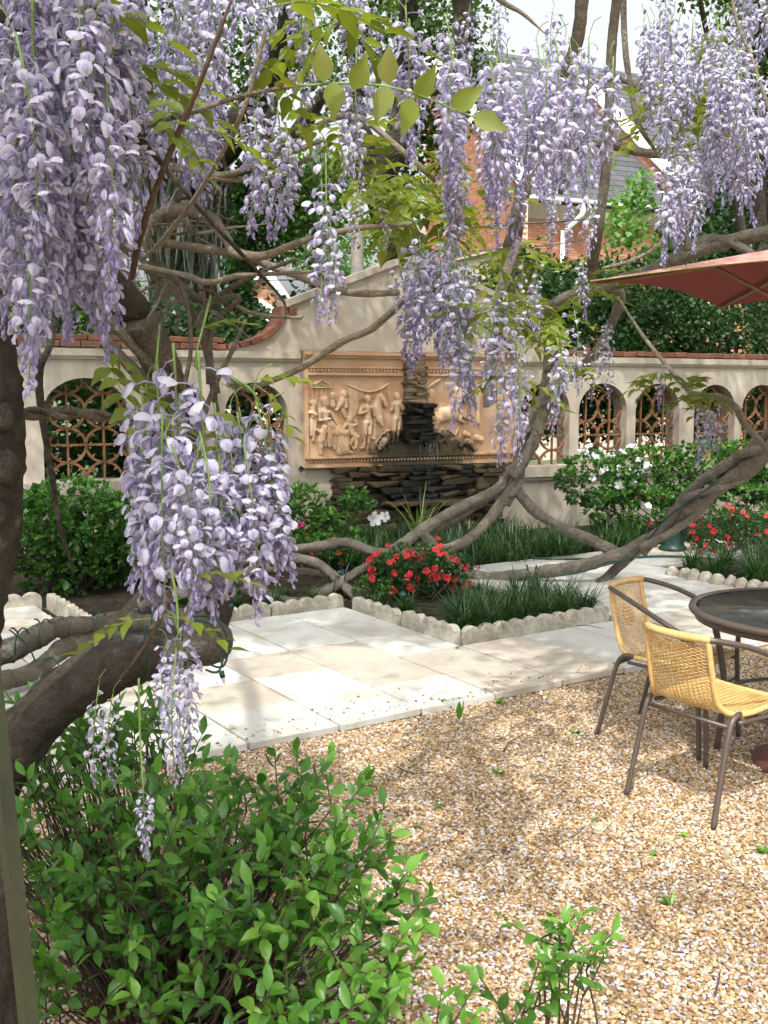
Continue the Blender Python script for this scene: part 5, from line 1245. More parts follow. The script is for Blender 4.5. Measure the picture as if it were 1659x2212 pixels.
# limbs rising out of the trunk
for pts, rad, m in [
    ([(352, 868, 3.05), (318, 828, 3.0), (262, 772, 2.95), (212, 700, 2.9), (190, 620, 2.85), (180, 540, 2.8)], [.026, .024, .022, .02, .018, .015], 'bark_vine'),
    ([(362, 840, 3.05), (335, 800, 3.0), (280, 740, 2.95), (232, 680, 2.9), (205, 600, 2.85)], [.02, .02, .019, .018, .016], 'bark_vine'),
    ([(372, 900, 3.1), (380, 820, 3.1), (350, 740, 3.05), (300, 640, 3.0), (255, 560, 2.95), (215, 490, 2.9)], [.02, .019, .018, .017, .015, .012], 'bark_vine'),
    ([(455, 830, 3.2), (448, 740, 3.2), (425, 690, 3.2), (390, 640, 3.15), (330, 590, 3.1), (250, 520, 3.0), (200, 470, 2.9)], [.018, .018, .018, .019, .019, .018, .015], 'bark_vine'),
    ([(470, 850, 3.2), (452, 760, 3.2), (470, 690, 3.2), (515, 650, 3.2), (500, 640, 3.2), (440, 650, 3.2), (360, 590, 3.15), (290, 560, 3.1)], [.014, .014, .014, .013, .012, .013, .015, .016], 'bark_vine'),
    ([(300, 560, 3.1), (312, 510, 3.1), (345, 468, 3.1), (400, 452, 3.1), (455, 472, 3.1), (488, 515, 3.05), (510, 545, 3.0), (570, 552, 2.95), (650, 522, 2.9), (760, 495, 2.85), (890, 483, 2.8)], [.024, .024, .025, .025, .024, .022, .019, .017, .015, .012, .008], 'bark_pale'),
    ([(340, 522, 3.1), (420, 535, 3.1), (520, 552, 3.1), (600, 580, 3.1), (670, 606, 3.05), (730, 628, 3.0), (800, 634, 2.95), (860, 632, 2.9)], [.017, .017, .016, .016, .016, .015, .014, .012], 'bark_pale'),
    ([(300, 575, 3.05), (400, 595, 3.05), (450, 610, 3.0), (520, 595, 3.0), (620, 590, 2.95), (700, 582, 2.9), (720, 560, 2.9)], [.012, .012, .012, .01, .008, .006, .004], 'bark_pale'),
    ([(510, 662, 3.2), (560, 680, 3.2), (640, 686, 3.2), (655, 683, 3.2)], [.010, .009, .008, .006], 'bark_pale'),
    ([(268, 345, 2.8), (330, 345, 2.9), (400, 365, 2.9), (480, 378, 2.9), (560, 355, 2.85), (640, 325, 2.8), (700, 300, 2.8)], [.009, .010, .011, .012, .012, .011, .009], 'bark_pale'),
    ([(300, 350, 2.85), (420, 375, 2.9), (500, 388, 2.9), (590, 382, 2.9), (670, 340, 2.85)], [.008, .009, .01, .009, .008], 'bark_pale'),
    ([(490, 830, 3.3), (520, 838, 3.3), (560, 832, 3.3), (640, 800, 3.3), (705, 760, 3.3), (745, 735, 3.3), (800, 712, 3.3), (848, 672, 3.25), (880, 640, 3.2)], [.012, .013, .014, .015, .016, .017, .017, .016, .014], 'bark_pale'),
    ([(465, 800, 3.25), (495, 815, 3.28), (540, 845, 3.3)], [.012, .012, .01], 'bark_pale'),
    ([(640, 560, 3.0), (560, 590, 3.05), (470, 640, 3.1), (430, 700, 3.15), (450, 780, 3.2), (470, 900, 3.2)], [.008, .009, .011, .012, .012, .012], 'bark_vine'),
    ([(420, 1000, 3.1), (440, 900, 3.1), (470, 820, 3.1), (500, 760, 3.1), (530, 690, 3.1)], [.012, .012, .011, .010, .008], 'bark_vine'),
    ([(400, 960, 3.0), (395, 860, 3.0), (412, 760, 3.0), (405, 660, 3.0), (380, 600, 3.0)], [.010, .010, .009, .008, .008], 'bark_vine'),
    ([(330, 700, 3.0), (370, 790, 3.0), (420, 880, 3.0), (480, 960, 3.0), (530, 1040, 3.0)], [.010, .011, .011, .01, .008], 'bark_brown'),
    ([(150, 590, 2.6), (125, 640, 2.55), (110, 740, 2.5), (86, 800, 2.5), (90, 890, 2.5), (108, 1000, 2.5), (128, 1130, 2.5), (160, 1232, 2.5)], [.011, .011, .011, .013, .012, .010, .008, .005], 'bark_dark'),
    ([(-20, 1590, 2.2), (80, 1495, 2.25), (170, 1415, 2.3), (255, 1335, 2.35), (330, 1250, 2.4), (365, 1180, 2.4), (378, 1080, 2.4)], [.020, .019, .019, .018, .017, .014, .011], 'bark_vine'),
    ([(380, 1230, 2.3), (350, 1330, 2.3), (295, 1420, 2.25), (255, 1470, 2.2)], [.009, .008, .007, .003], 'bark_brown'),
    ([(262, 245, 1.9), (330, 330, 2.0), (400, 415, 2.1), (490, 515, 2.2), (560, 590, 2.3), (612, 650, 2.35), (618, 690, 2.35)], [.011, .010, .009, .008, .007, .005, .003], 'bark_dark'),
    ([(500, 0, 1.7), (464, 95, 1.7), (425, 195, 1.72), (380, 300, 1.75), (340, 400, 1.8), (300, 520, 1.85), (285, 600, 2.2)], [.004, .006, .008, .009, .009, .010, .010], 'bark_brown'),
    ([(245, 302, 1.75), (330, 268, 1.75), (420, 240, 1.75), (530, 205, 1.75), (640, 186, 1.75), (720, 180, 1.75)], [.008, .0085, .008, .007, .005, .003], 'bark_vine'),
    ([(575, 60, 1.85), (545, 180, 1.88), (520, 250, 1.9), (480, 330, 2.0), (420, 430, 2.1), (350, 520, 2.2), (310, 560, 2.3)], [.006, .007, .008, .009, .009], 'bark_pale'),
    ([(-20, 20, 1.6), (60, 80, 1.65), (150, 60, 1.7), (260, -40, 1.7)], [.02, .018, .016, .014], 'bark_dark'),
    ([(0, 660, 3.2), (60, 640, 3.2), (120, 632, 3.2), (180, 640, 3.1)], [.02, .02, .018, .014], 'bark_pale'),
    ([(20, 690, 3.3), (70, 655, 3.3), (140, 640, 3.3)], [.014, .013, .012], 'bark_pale')]:
    wpart(wis, 'branch', pts, [r_*(.72 if len(pts) < 20 and max(z_[2] for z_ in pts) > 2.45 else .55) for r_ in rad], m)
for i in range(30):                                         # tangle of thin bare twigs
    x, y, d = rng.uniform(270, 470), rng.uniform(430, 690), rng.uniform(2.9, 3.3); an = rng.normal(-.15, .9); ln = rng.uniform(60, 190); cv = rng.normal(0, .5)
    pts = [(x, y, d)]
    for k in range(4): an += cv*.35+rng.normal(0, .18); x += math.cos(an)*ln/4; y += math.sin(an)*ln/4*.8; d += rng.normal(0, .04); pts.append((x, y, d))
    wpart(wis, 'twig', pts, [.0055, .0045, .0035, .0028, .0012], ('bark_pale', 'bark_vine', 'bark_brown')[i % 3], 18, .08, 6)
twist(wis, [(40, 893, 2.35), (140, 892, 2.4), (240, 902, 2.5), (330, 925, 2.7), (390, 960, 3.0)], [.009, .009, .0085, .008, .008], 'bark_vine', .9, 3.0)
# pale lichened limbs lying along the bed at left
wpart(wis, 'branch', [(-60, 1440, 5.6), (40, 1395, 5.8), (120, 1355, 6.0), (190, 1350, 6.2), (260, 1340, 6.4), (330, 1345, 6.6), (400, 1330, 6.8)], [.07, .068, .062, .056, .054, .05, .045], 'bark_lichen', 60, .14, 11, .14)
wpart(wis, 'branch', [(180, 1362, 6.3), (280, 1325, 6.6), (360, 1290, 6.9), (440, 1265, 7.2), (520, 1255, 7.8)], [.045, .05, .05, .046, .04], 'bark_lichen', 50, .14, 11, .12)
wpart(wis, 'branch', [(-40, 1475, 5.4), (60, 1455, 5.7), (140, 1400, 6.0), (220, 1372, 6.3), (330, 1365, 6.7)], [.05, .052, .05, .045, .035], 'bark_lichen', 50, .16, 11, .12)
# long green flowering stalks and the clusters themselves
def stalk(par, pts, r=.0024):
    P = ats(pts); mb = MB(); tube(mb, P, [r, r*.7], 5, 20); part('flower_stalk', mb.mesh('flower_stalk', M['stem'], True), par)
CL = [(338, 770, 1.78, 1.1), (365, 740, 1.74, 1.15), (400, 850, 1.8, 1.05), (428, 760, 1.76, 1.15), (455, 870, 1.78, 1.05), (300, 910, 1.82, .95), (350, 890, 1.7, 1.05), (480, 930, 1.82, .9), (410, 930, 1.72, .98)]
nflo = 0
for i, (x, y, d, s) in enumerate(CL):                       # nearest clusters: every flower its own piece
    lay, sp = raceme_layout(700+i, L=.33, n=33, age=.74, fat=1.15)
    mw = TRS(at(x, y, d), (0, 0, rng.uniform(0, 6.28)), s)
    mb = MB(); tube(mb, sp, [.0024, .0017, .0008], 5, 14); c = part('flower_cluster', mb.mesh('flower_cluster', M['stem'], True), wis, mw=mw)
    for kind, k, m in lay: part('flower', FLOM[kind][k], c, mw=mw @ m); nflo += 1
    if nflo > 296: CL2 = CL[i+1:]; break
else: CL2 = []
for x, y, d, s in CL2+[(285, 990, 1.9, .8), (330, 900, 1.9, .9), (440, 940, 1.92, .9), (320, 980, 1.85, .85), (470, 980, 1.75, .85), (360, 960, 1.66, .85), (430, 1000, 1.66, .75),
                      (290, 900, 1.82, .92), (312, 850, 1.84, 1.0), (500, 890, 1.84, .92), (595, 920, 1.85, .85), (548, 850, 1.85, 1.0), (575, 905, 1.85, .95), (515, 880, 1.88, .85), (532, 960, 1.8, .85), (590, 980, 1.86, .78)]: hang(wis, x, y, d, s)
stalk(wis, [(455, 640, 1.9), (440, 700, 1.8), (425, 760, 1.76), (425, 800, 1.76)]); stalk(wis, [(345, 700, 1.85), (340, 760, 1.78), (335, 800, 1.78)])
stalk(wis, [(420, 790, 1.85), (470, 800, 1.83), (520, 830, 1.83), (548, 850, 1.85)]); stalk(wis, [(470, 800, 1.83), (540, 840, 1.83), (575, 905, 1.85)])
hang(wis, 385, 1366, 1.62, .66); hang(wis, 362, 1390, 1.6, .5); hang(wis, 405, 1400, 1.64, .5); hang(wis, 380, 1400, 1.58, .55, True); hang(wis, 215, 1480, 1.75, .5, True); hang(wis, 245, 1500, 1.8, .5, True)
stalk(wis, [(300, 1465, 1.5), (303, 1600, 1.5), (310, 1710, 1.48)], .0018); hang(wis, 310, 1700, 1.48, .42); stalk(wis, [(370, 1230, 1.62), (382, 1300, 1.62), (385, 1370, 1.62)])
hang_region(wis, 40, -60, 262, -330, 300, 1.5, 2.0, 1.02)
hang_region(wis, 14, -40, 245, 200, 390, 1.6, 2.1, 1.0)
hang_region(wis, 15, 290, 450, -220, 150, 2.5, 3.0, 1.0)
hang_region(wis, 6, 330, 480, 110, 240, 2.8, 3.1, .95)
hang_region(wis, 5, 430, 560, -220, -80, 2.0, 2.4, .9)
hang(wis, 85, 560, 2.7, .9); hang(wis, 110, 590, 2.7, .72); hang(wis, 70, 520, 2.8, .9); hang(wis, 300, 430, 2.5, .55)
for x, y, d, s in [(520, 245, 2.3, .85), (548, 255, 2.3, .85), (590, 230, 2.4, .9), (612, 270, 2.35, .75), (560, 130, 2.6, 1), (655, -60, 2.2, .9)]: hang(wis, x, y, d, s)
# leaves
for x, y, d, az, pi_, s in [(240, 165, 1.75, -1.2, -.1, .9), (250, 150, 1.8, -1.5, 0, .8), (330, 190, 1.8, -2.6, -.6, .7), (300, 255, 1.8, -1.9, -.5, .8), (425, 275, 1.75, -1.7, -.35, .7), (100, 10, 1.6, -1.3, 0, .9), (20, 50, 1.6, 1.2, -.2, .8), (560, 20, 1.6, -1.4, .1, .95), (540, 120, 1.7, -.8, -.5, .7),
                            (330, 1335, 1.6, 1.9, -.2, .62), (345, 1330, 1.6, -1.6, -.25, .62), (380, 1250, 1.65, -1.3, .1, .6), (180, 740, 2.4, -1.6, -.5, 1.1), (210, 770, 2.4, -2.4, -.6, 1.1), (280, 830, 2.4, -1.9, -.5, 1.0), (530, 830, 1.85, -1.3, .2, .6), (550, 830, 1.85, -1.9, -.7, .6), (500, 870, 1.9, 2.7, -.8, .6), (420, 720, 1.9, -1.2, .4, .5), (480, 935, 1.9, -2.0, -.5, .6)]:
    wleaf(wis, x, y, d, az, pi_, s)
for x, y, u_, d in [(700, 150, 1, 1.72), (840, 155, 1, 1.72), (895, 185, 1, 1.72), (760, 165, 1, 1.72), (890, 240, -1, 1.72), (840, 215, -1, 1.72), (720, 205, -1, 1.72), (975, 225, .4, 1.72), (1020, 262, -.3, 1.72)]:    # big young leaflets on the long shoot
    b = at(x, y+30*u_, d); mb = MB(); leaves(mb, [b], [(rng.normal(0, .25)+(.8 if abs(u_) < .6 else 0), -.1, u_)], px(78, d), .36, LEAFA, up=(0, -1, .1), tilt=.35, a=rng.uniform(.9, 1)); part('leaflet', mb.mesh('leaflet', M['leaf_wisteria'], True), wis)
stalk(wis, [(640, 186, 1.75), (760, 180, 1.73), (850, 190, 1.72), (930, 215, 1.72), (1000, 245, 1.72), (1060, 262, 1.72)], .0022)

# ---- the second plant: roots by the fountain bed, arching trunks, canopy over the court
w2 = thing('wisteria', 'arching wisteria with twisted bare trunks rooted before the fountain', 'wisteria', tuple(at(1290, 1262, 9.3)*np.array([1, 1, 0])))
def g0(x, y): p = at(x, y, 9.0); return (x, y, EYE*9.0/max(.05, EYE-p[2]))
for pts, rad, m in [
    ([g0(1288, 1268), (1318, 1240, 9.2), (1360, 1200, 9.0), (1425, 1150, 8.7), (1500, 1092, 8.3), (1570, 1040, 8.0), (1640, 985, 7.7), (1740, 900, 7.2), (1850, 760, 6.8)], [.05, .048, .052, .056, .058, .058, .06, .06, .05], 'bark_vine'),
    ([(1390, 1195, 8.75), (1440, 1135, 8.5), (1490, 1060, 8.25), (1560, 1010, 8.0), (1630, 965, 7.75), (1720, 880, 7.3)], [.03, .036, .038, .04, .04, .04], 'bark_vine'),
    ([(1350, 1205, 9.1), (1290, 1172, 9.2), (1220, 1142, 9.3), (1165, 1112, 9.4), (1132, 1080, 9.4), (1112, 1050, 9.4), (1112, 1010, 9.4)], [.058, .054, .05, .05, .05, .055, .06], 'bark_vine'),
    ([(1090, 1090, 9.4), (1112, 1040, 9.4), (1125, 985, 9.4), (1140, 930, 9.3), (1160, 880, 9.2), (1195, 838, 9.1), (1250, 800, 9.0), (1292, 755, 8.8), (1318, 705, 8.7), (1338, 660, 8.5), (1338, 632, 8.4), (1315, 620, 8.3), (1260, 632, 8.3), (1190, 665, 8.2), (1140, 690, 8.2)], [.055, .062, .06, .056, .052, .048, .048, .045, .042, .04, .038, .036, .036, .034, .03], 'bark_vine'),
    ([(1110, 1030, 9.3), (1150, 960, 9.25), (1168, 905, 9.2), (1175, 850, 9.2), (1182, 790, 9.1), (1180, 740, 9.0), (1150, 705, 8.9), (1105, 680, 8.8)], [.05, .055, .05, .042, .036, .032, .03, .026], 'bark_vine'),
    ([(1112, 1050, 9.4), (1085, 1085, 9.4), (1050, 1130, 9.3), (1000, 1172, 9.2), (930, 1190, 9.1), (860, 1196, 9.0), (800, 1190, 9.0), (745, 1172, 9.0), (690, 1180, 8.9), (600, 1192, 8.9), (540, 1208, 8.8), (480, 1235, 8.6)], [.055, .05, .046, .045, .044, .042, .042, .048, .045, .042, .042, .04], 'bark_vine'),
    ([(1120, 1010, 9.45), (1070, 1060, 9.45), (990, 1100, 9.4), (920, 1142, 9.3), (850, 1190, 9.1), (790, 1232, 9.0), (730, 1265, 8.9), (660, 1292, 8.75)], [.05, .055, .056, .056, .054, .05, .045, .038], 'bark_vine'),
    ([(1050, 1080, 9.5), (960, 1130, 9.4), (890, 1165, 9.3), (840, 1205, 9.2)], [.04, .05, .05, .045], 'bark_vine'),
    ([(915, 1152, 9.2), (950, 1195, 9.2), (1000, 1232, 9.2), (1060, 1248, 9.2), (1150, 1238, 9.1), (1250, 1222, 9.0), (1340, 1196, 9.0), (1400, 1160, 8.9)], [.045, .05, .05, .05, .052, .054, .052, .04], 'bark_vine'),
    ([(500, 1262, 8.4), (560, 1222, 8.4), (625, 1206, 8.5), (685, 1218, 8.5), (725, 1250, 8.5), (770, 1288, 8.4), (790, 1310, 8.4)], [.036, .038, .04, .042, .044, .046, .046], 'bark_vine'),
    ([(490, 1255, 8.3), (560, 1283, 8.3), (640, 1302, 8.3), (700, 1282, 8.4), (750, 1250, 8.5), (810, 1215, 8.7)], [.045, .046, .046, .044, .042, .038], 'bark_vine'),
    ([(505, 1238, 8.6), (600, 1232, 8.6), (680, 1238, 8.6), (740, 1255, 8.6), (800, 1290, 8.5)], [.03, .03, .03, .03, .028], 'bark_vine'),
    ([(1160, 680, 8.3), (1230, 640, 8.0), (1330, 610, 7.8), (1420, 580, 7.5), (1500, 545, 7.2), (1580, 520, 7.0), (1700, 490, 6.8)], [.04, .045, .05, .05, .048, .045, .04], 'bark_vine'),
    ([(1440, 575, 7.4), (1500, 525, 7.2), (1570, 520, 7.0), (1640, 560, 6.8), (1700, 600, 6.6)], [.03, .032, .03, .03, .03], 'bark_vine'),
    ([(1490, 540, 7.2), (1482, 500, 7.2), (1470, 440, 7.1), (1460, 380, 7.0)], [.025, .025, .02, .015], 'bark_vine'),
    ([(1105, 690, 8.7), (1098, 590, 6.8), (1112, 500, 5.4), (1128, 420, 5.2), (1160, 330, 5.2), (1170, 250, 5.2), (1240, 110, 5.1), (1260, -20, 5.0)], [.05, .046, .04, .034, .03, .028, .03, .03], 'bark_vine'),
    ([(1250, 640, 8.2), (1272, 600, 6.4), (1288, 520, 4.9), (1300, 440, 4.8), (1310, 350, 4.8), (1320, 120, 4.7), (1335, -30, 4.6)], [.04, .034, .024, .022, .022, .02, .018], 'bark_vine'),
    ([(1150, 370, 5.4), (1230, 325, 5.4), (1310, 312, 5.3), (1400, 330, 5.2), (1520, 330, 5.1), (1700, 300, 5.0)], [.025, .026, .026, .025, .022, .02], 'bark_vine'),
    ([(1340, 650, 8.2), (1365, 690, 7.0), (1400, 740, 6.5), (1440, 790, 6.2), (1475, 830, 6.0), (1500, 860, 5.8), (1540, 920, 5.6), (1570, 950, 5.5)], [.008, .010, .012, .014, .016, .015, .012, .010], 'bark_pale'),
    ([(1490, 865, 5.9), (1545, 855, 5.8), (1590, 880, 5.7), (1605, 910, 5.7), (1640, 950, 5.6), (1680, 1000, 5.5)], [.015, .018, .02, .02, .018, .016], 'bark_pale'),
    ([(1480, 835, 6.0), (1500, 822, 5.95), (1508, 812, 5.9)], [.012, .010, .006], 'bark_pale'),
    ([(1050, 880, 4.2), (1055, 830, 4.2), (1062, 770, 4.2), (1078, 700, 4.1), (1085, 620, 4.0), (1120, 520, 4.0)], [.012, .02, .022, .022, .02, .018], 'bark_vine'),
    ([(1210, 420, 4.3), (1260, 205, 4.2), (1330, 170, 4.2), (1420, 215, 4.2), (1460, 300, 4.2)], [.010, .012, .012, .01, .008], 'bark_vine'),
    ([(1345, -60, 4.0), (1350, 100, 4.0), (1370, 230, 4.0), (1385, 280, 4.0), (1420, 330, 4.0)], [.012, .011, .010, .007], 'bark_vine'),
    ([(1484, 600, 3.6), (1475, 480, 3.6), (1460, 400, 3.6), (1450, 250, 3.6)], [.0008, .002, .0025, .003], 'bark_brown'),
    ([(1300, 580, 3.6), (1370, 560, 3.6), (1430, 520, 3.6), (1440, 450, 3.6), (1420, 390, 3.5)], [.004, .006, .007, .007, .006], 'bark_pale'),
    ([(1690, 320, 3.4), (1655, 220, 3.4), (1625, 130, 3.4), (1590, 40, 3.4), (1570, -80, 3.4)], [.006, .006, .005, .005, .005], 'bark_pale'),
    ([(720, 60, 3.0), (780, 0, 3.0), (830, -80, 3.0)], [.010, .012, .014], 'bark_vine'),
    ([(640, 290, 3.0), (760, 250, 3.0), (860, 320, 3.0), (940, 390, 3.0)], [.007, .009, .009, .008], 'bark_pale'),
    ([(1020, -60, 2.6), (1080, 0, 2.6), (1130, 30, 2.6), (1180, 75, 2.6)], [.008, .006, .005, .001], 'bark_pale'),
    ([(1180, 800, 8.9), (1215, 740, 8.5), (1170, 690, 8.2), (1130, 650, 7.8), (1090, 580, 7.0)], [.03, .032, .034, .03, .028], 'bark_vine')]:
    wpart(w2, 'branch' if rad[0] < .058 else 'trunk', pts, rad, m, None, .12, 10, .09)
twist(w2, [(1098, 1070, 9.4), (1128, 985, 9.35), (1160, 905, 9.25), (1200, 850, 9.15)], [.035, .036, .034, .03], 'bark_vine', 1.7, 1.6, 60)
twist(w2, [(1400, 1180, 8.7), (1500, 1085, 8.25), (1600, 1010, 7.9), (1700, 930, 7.4)], [.03, .034, .034, .03], 'bark_vine', 2.4, 1.2, 60)
for (n, x0, x1, y0, y1, d0, d1, s) in [(7, 870, 1010, 0, 160, 2.1, 2.6, .85), (13, 1060, 1330, 60, 150, 2.0, 2.4, .78), (7, 980, 1310, 100, 200, 2.1, 2.6, .75), (7, 960, 1110, 220, 340, 2.4, 2.9, .85), (3, 1000, 1300, -60, 60, 2.6, 3.0, .6), (13, 855, 1015, 500, 580, 2.75, 3.2, .95), (5, 980, 1030, 560, 680, 2.8, 3.0, .85),
                                       (13, 1400, 1560, 30, 130, 3.1, 3.9, .9), (16, 1530, 1690, 90, 280, 3.2, 3.8, .95), (6, 1590, 1700, -120, 60, 3.4, 3.9, 1.0), (5, 1380, 1450, -60, 60, 3.6, 4.2, .8), (5, 1420, 1500, 290, 350, 3.2, 3.5, .9), (5, 1460, 1510, 280, 360, 3.4, 3.8, .7), (3, 1130, 1200, 300, 350, 2.8, 3.3, .55), (3, 740, 790, -100, 90, 2.6, 3.0, .8), (2, 620, 700, -220, -120, 2.4, 2.8, .9)]:
    hang_region(w2, n, x0, x1, y0, y1, d0, d1, s)
for x, y, d, s, sp in [(690, 385, 2.05, .92, False), (705, 330, 2.05, .85, True), (715, 480, 2.0, .55, True), (775, 380, 2.6, .5, True), (820, 420, 2.8, .4, True), (740, 130, 2.3, .75, False), (770, 100, 2.3, .8, True), (1075, 615, 2.7, .95, False), (1095, 640, 2.7, .85, False), (985, 700, 2.7, .82, False), (1000, 720, 2.75, .75, False), (1110, 730, 2.5, .8, True), (1125, 760, 2.5, .75, True), (1070, 780, 2.6, .75, True), (1085, 790, 2.6, .7, False), (1140, 800, 2.55, .5, True),
                       (1200, 730, 3.3, .85, False), (1215, 750, 3.3, .8, True), (1240, 670, 4.0, .8, True), (1305, 690, 5.2, .9, False), (1315, 740, 5.3, .8, True), (1255, 740, 4.8, .7, True), (1290, 750, 4.8, .7, True), (1435, 785, 5.4, .8, False), (1515, 868, 5.2, .85, False), (1545, 870, 5.2, .85, False), (1535, 880, 5.3, .7, False), (1285, 420, 3.5, .6, True), (1275, 300, 3.2, .9, True), (1130, 560, 3.6, .7, True), (1160, 560, 3.6, .75, True), (1155, 600, 3.6, .6, False),
                       (1195, 420, 3.0, .5, False), (1230, 450, 3.0, .4, False), (1260, 560, 3.6, .6, False), (1480, 400, 3.6, .5, True)]: hang(w2, x, y, d, s, sp)
# fresh leaf sprays
for (x, y, d, n, wx, wy, s) in [(890, 425, 3.6, 26, 75, 40, 1.15), (960, 470, 3.4, 14, 45, 35, 1.1), (1000, 545, 3.2, 5, 30, 20, .8), (1130, 660, 4.2, 13, 45, 22, 1.0), (1180, 690, 4.2, 10, 35, 18, 1.0), (1490, 190, 3.8, 12, 40, 18, 1.25), (1440, 270, 4.2, 12, 45, 40, 1.0), (880, 380, 3.0, 8, 50, 30, 1.0), (720, 260, 2.6, 8, 40, 40, .9), (1115, 560, 4.2, 8, 30, 30, 1.2), (1230, 790, 4.0, 3, 20, 10, .7), (1260, 620, 5.5, 8, 40, 20, 1.2), (1530, 860, 5.4, 7, 25, 14, 1.2), (820, 340, 2.8, 6, 50, 20, .9), (1075, 670, 3.0, 7, 15, 50, .9), (1420, 800, 5.6, 5, 25, 12, 1.2), (740, 30, 2.3, 6, 40, 25, 1.0), (1110, 820, 2.8, 4, 20, 20, .7)]:
    for i in range(n): wleaf(w2, x+rng.normal(0, wx*.6), y+rng.normal(0, wy*.6), d+rng.normal(0, .15), rng.uniform(0, 6.28), rng.normal(-.25, .35), s*rng.uniform(.7, 1.1))

# ================================================================== LEFT TREE TRUNK, POST, FAIRY LIGHTS
tl = thing('tree_trunk', 'rough dark tree trunk with lichen cut off by the left edge', 'tree', tuple(at(-55, 2300, 2.0)*np.array([1, 1, 0])))
b0 = at(-60, 2212, 2.05)
P = np.vstack([[[b0[0]+.02, 2.08, 0], [b0[0]+.01, 2.07, .25]], ats([(-62, 2200, 2.06), (-82, 1950, 2.08), (-112, 1640, 2.12), (-104, 1380, 2.16), (-68, 1180, 2.2), (-52, 980, 2.2), (-58, 820, 2.2), (-88, 660, 2.2), (-120, 400, 2.2), (-160, 0, 2.2), (-190, -300, 2.2)])])
mb = MB(); tube(mb, P, [.12, .105, .098, .096, .094, .095, .098, .10, .096, .09, .085, .08, .075], 18, 150, .09, lump=.05); part('trunk', mb.mesh('trunk', M['bark_dark'], True), tl)
mb = MB()
for (x, y, r) in [(32, 900, .03), (40, 1010, .035), (18, 1110, .03), (28, 1180, .02)]:
    v, f = _hull(unit(rng.normal(0, 1, (40, 3)))*np.array([r, r*.8, r*1.2])); mb.add(v+at(x-30, y, 2.14), f)
part('burl', mb.mesh('burl', M['bark_dark'], True), tl)
for pts, rad in [([(-190, -300, 2.2), (-150, -700, 1.8), (-100, -1300, 1.2)], [.075, .07, .05])]: wpart(tl, 'limb', pts, rad, 'bark_dark')
for q in ([-3.0, -1.5, 7.0], [-1.2, -2.5, 7.2], [-2.0, 2.5, 7.4], [1.5, 2.8, 7.6]):
    P0 = at(-150, -700, 1.8); mb = MB(); tube(mb, [P0, P0*.5+np.array(q)*.5+np.array([0, 0, .6]), q], [.06, .045, .02], 7, 14, .1); part('limb', mb.mesh('limb', M['bark_dark'], True), tl)
overhead(tl, (-6.0, 4.5, -5.5, 4.0), 3100, LIT, 12)  # unseen canopy added over the viewer's side, thinned to let sun patches through
overhead(tl, (-3.0, -1.15, -2.9, -1.0), 300, [], 21)  # extra dense patch added to shade the lower left ground
po = thing('garden_post', 'olive painted metal post in the lower left corner', 'post', tuple(at(90, 2500, 1.55)*np.array([1, 1, 0])))
A = at(-16, 1480, 1.62); Bq = at(63, 2212, 1.52); dvec = (Bq-A); t0 = (A[2])/(A[2]-Bq[2])
foot = A+dvec*t0; topq = A-dvec*.9
mb = MB(); tube(mb, [foot, A+dvec*.5, A, topq], .0165, 4); part('shaft', mb.mesh('shaft', M['post_paint']), po)
mb = MB(); v, f = chamfer((.05, .05, .006), .003); mb.add(v+foot, f); part('foot_plate', mb.mesh('foot_plate', M['post_paint']), po)
def cable(par, P, r, seg=5, n=None):
    mb = MB(); tube(mb, P, r, seg, n); part('cable', mb.mesh('cable', M['wire'], True), par)
ll = thing('string_lights', 'dark green string of fairy lights wound round the leaning trunk', 'string lights', tuple(at(480, 1440, 3.0)))
for a in (0, .012):
    cable(ll, ats([(395, 1345, 2.98), (430, 1340, 2.98), (462, 1352, 2.98), (480, 1385, 2.98), (482, 1420, 2.98), (474, 1448, 2.97), (460, 1452, 2.97), (444, 1446, 2.97)])+a, .0035, 5, 40)
cable(ll, ats([(316, 1350, 2.86), (312, 1390, 2.86), (318, 1430, 2.87), (320, 1470, 2.9)]), .0035, 5, 20)
cable(ll, ats([(518, 1180, 3.05), (515, 1220, 3.05), (505, 1260, 3.05), (500, 1300, 3.05)]), .0035, 5, 20); cable(ll, ats([(524, 1180, 3.06), (512, 1240, 3.06), (498, 1300, 3.06)]), .003, 5, 20)
for (x, y, d, dx, dy) in [(478, 1450, 2.97, 5, 22), (495, 1306, 3.04, 14, 12)]:
    a = at(x, y, d); b = at(x+dx*.7, y+dy*.6, d); c = at(x+dx*1.3, y+dy*1.25, d)
    mb = MB(); tube(mb, [a, b], [.008, .008], 8); s_ = part('socket', mb.mesh('socket', M['wire'], True), ll)
    mb = MB(); tube(mb, [b, (b+c)/2, c], [.0055, .0055, .001], 8, 6); part('bulb', mb.mesh('bulb', M['clear'], True), s_)
l2 = thing('string_lights', 'green string of fairy lights coiled on the pale limbs at left', 'string lights', tuple(at(60, 1370, 5.8)))
for (x, y, d) in [(40, 1385, 5.75), (90, 1365, 5.88), (210, 1345, 6.2), (285, 1335, 6.45), (330, 1335, 6.6)]:
    th = np.linspace(0, 6.28*1.3, 18); c = at(x, y, d); cable(l2, np.stack([c[0]+np.linspace(-.04, .04, 18), c[1]+.075*np.sin(th), c[2]+.075*np.cos(th)], -1), .005, 5)
cable(l2, ats([(20, 1360, 5.6), (60, 1395, 5.7), (80, 1430, 5.75), (110, 1420, 5.8), (130, 1440, 5.8)]), .005, 5, 24)
l3 = thing('string_lights', 'green fairy light cable looped on the right-hand twisted trunk', 'string lights', tuple(at(1350, 1210, 8.9)))
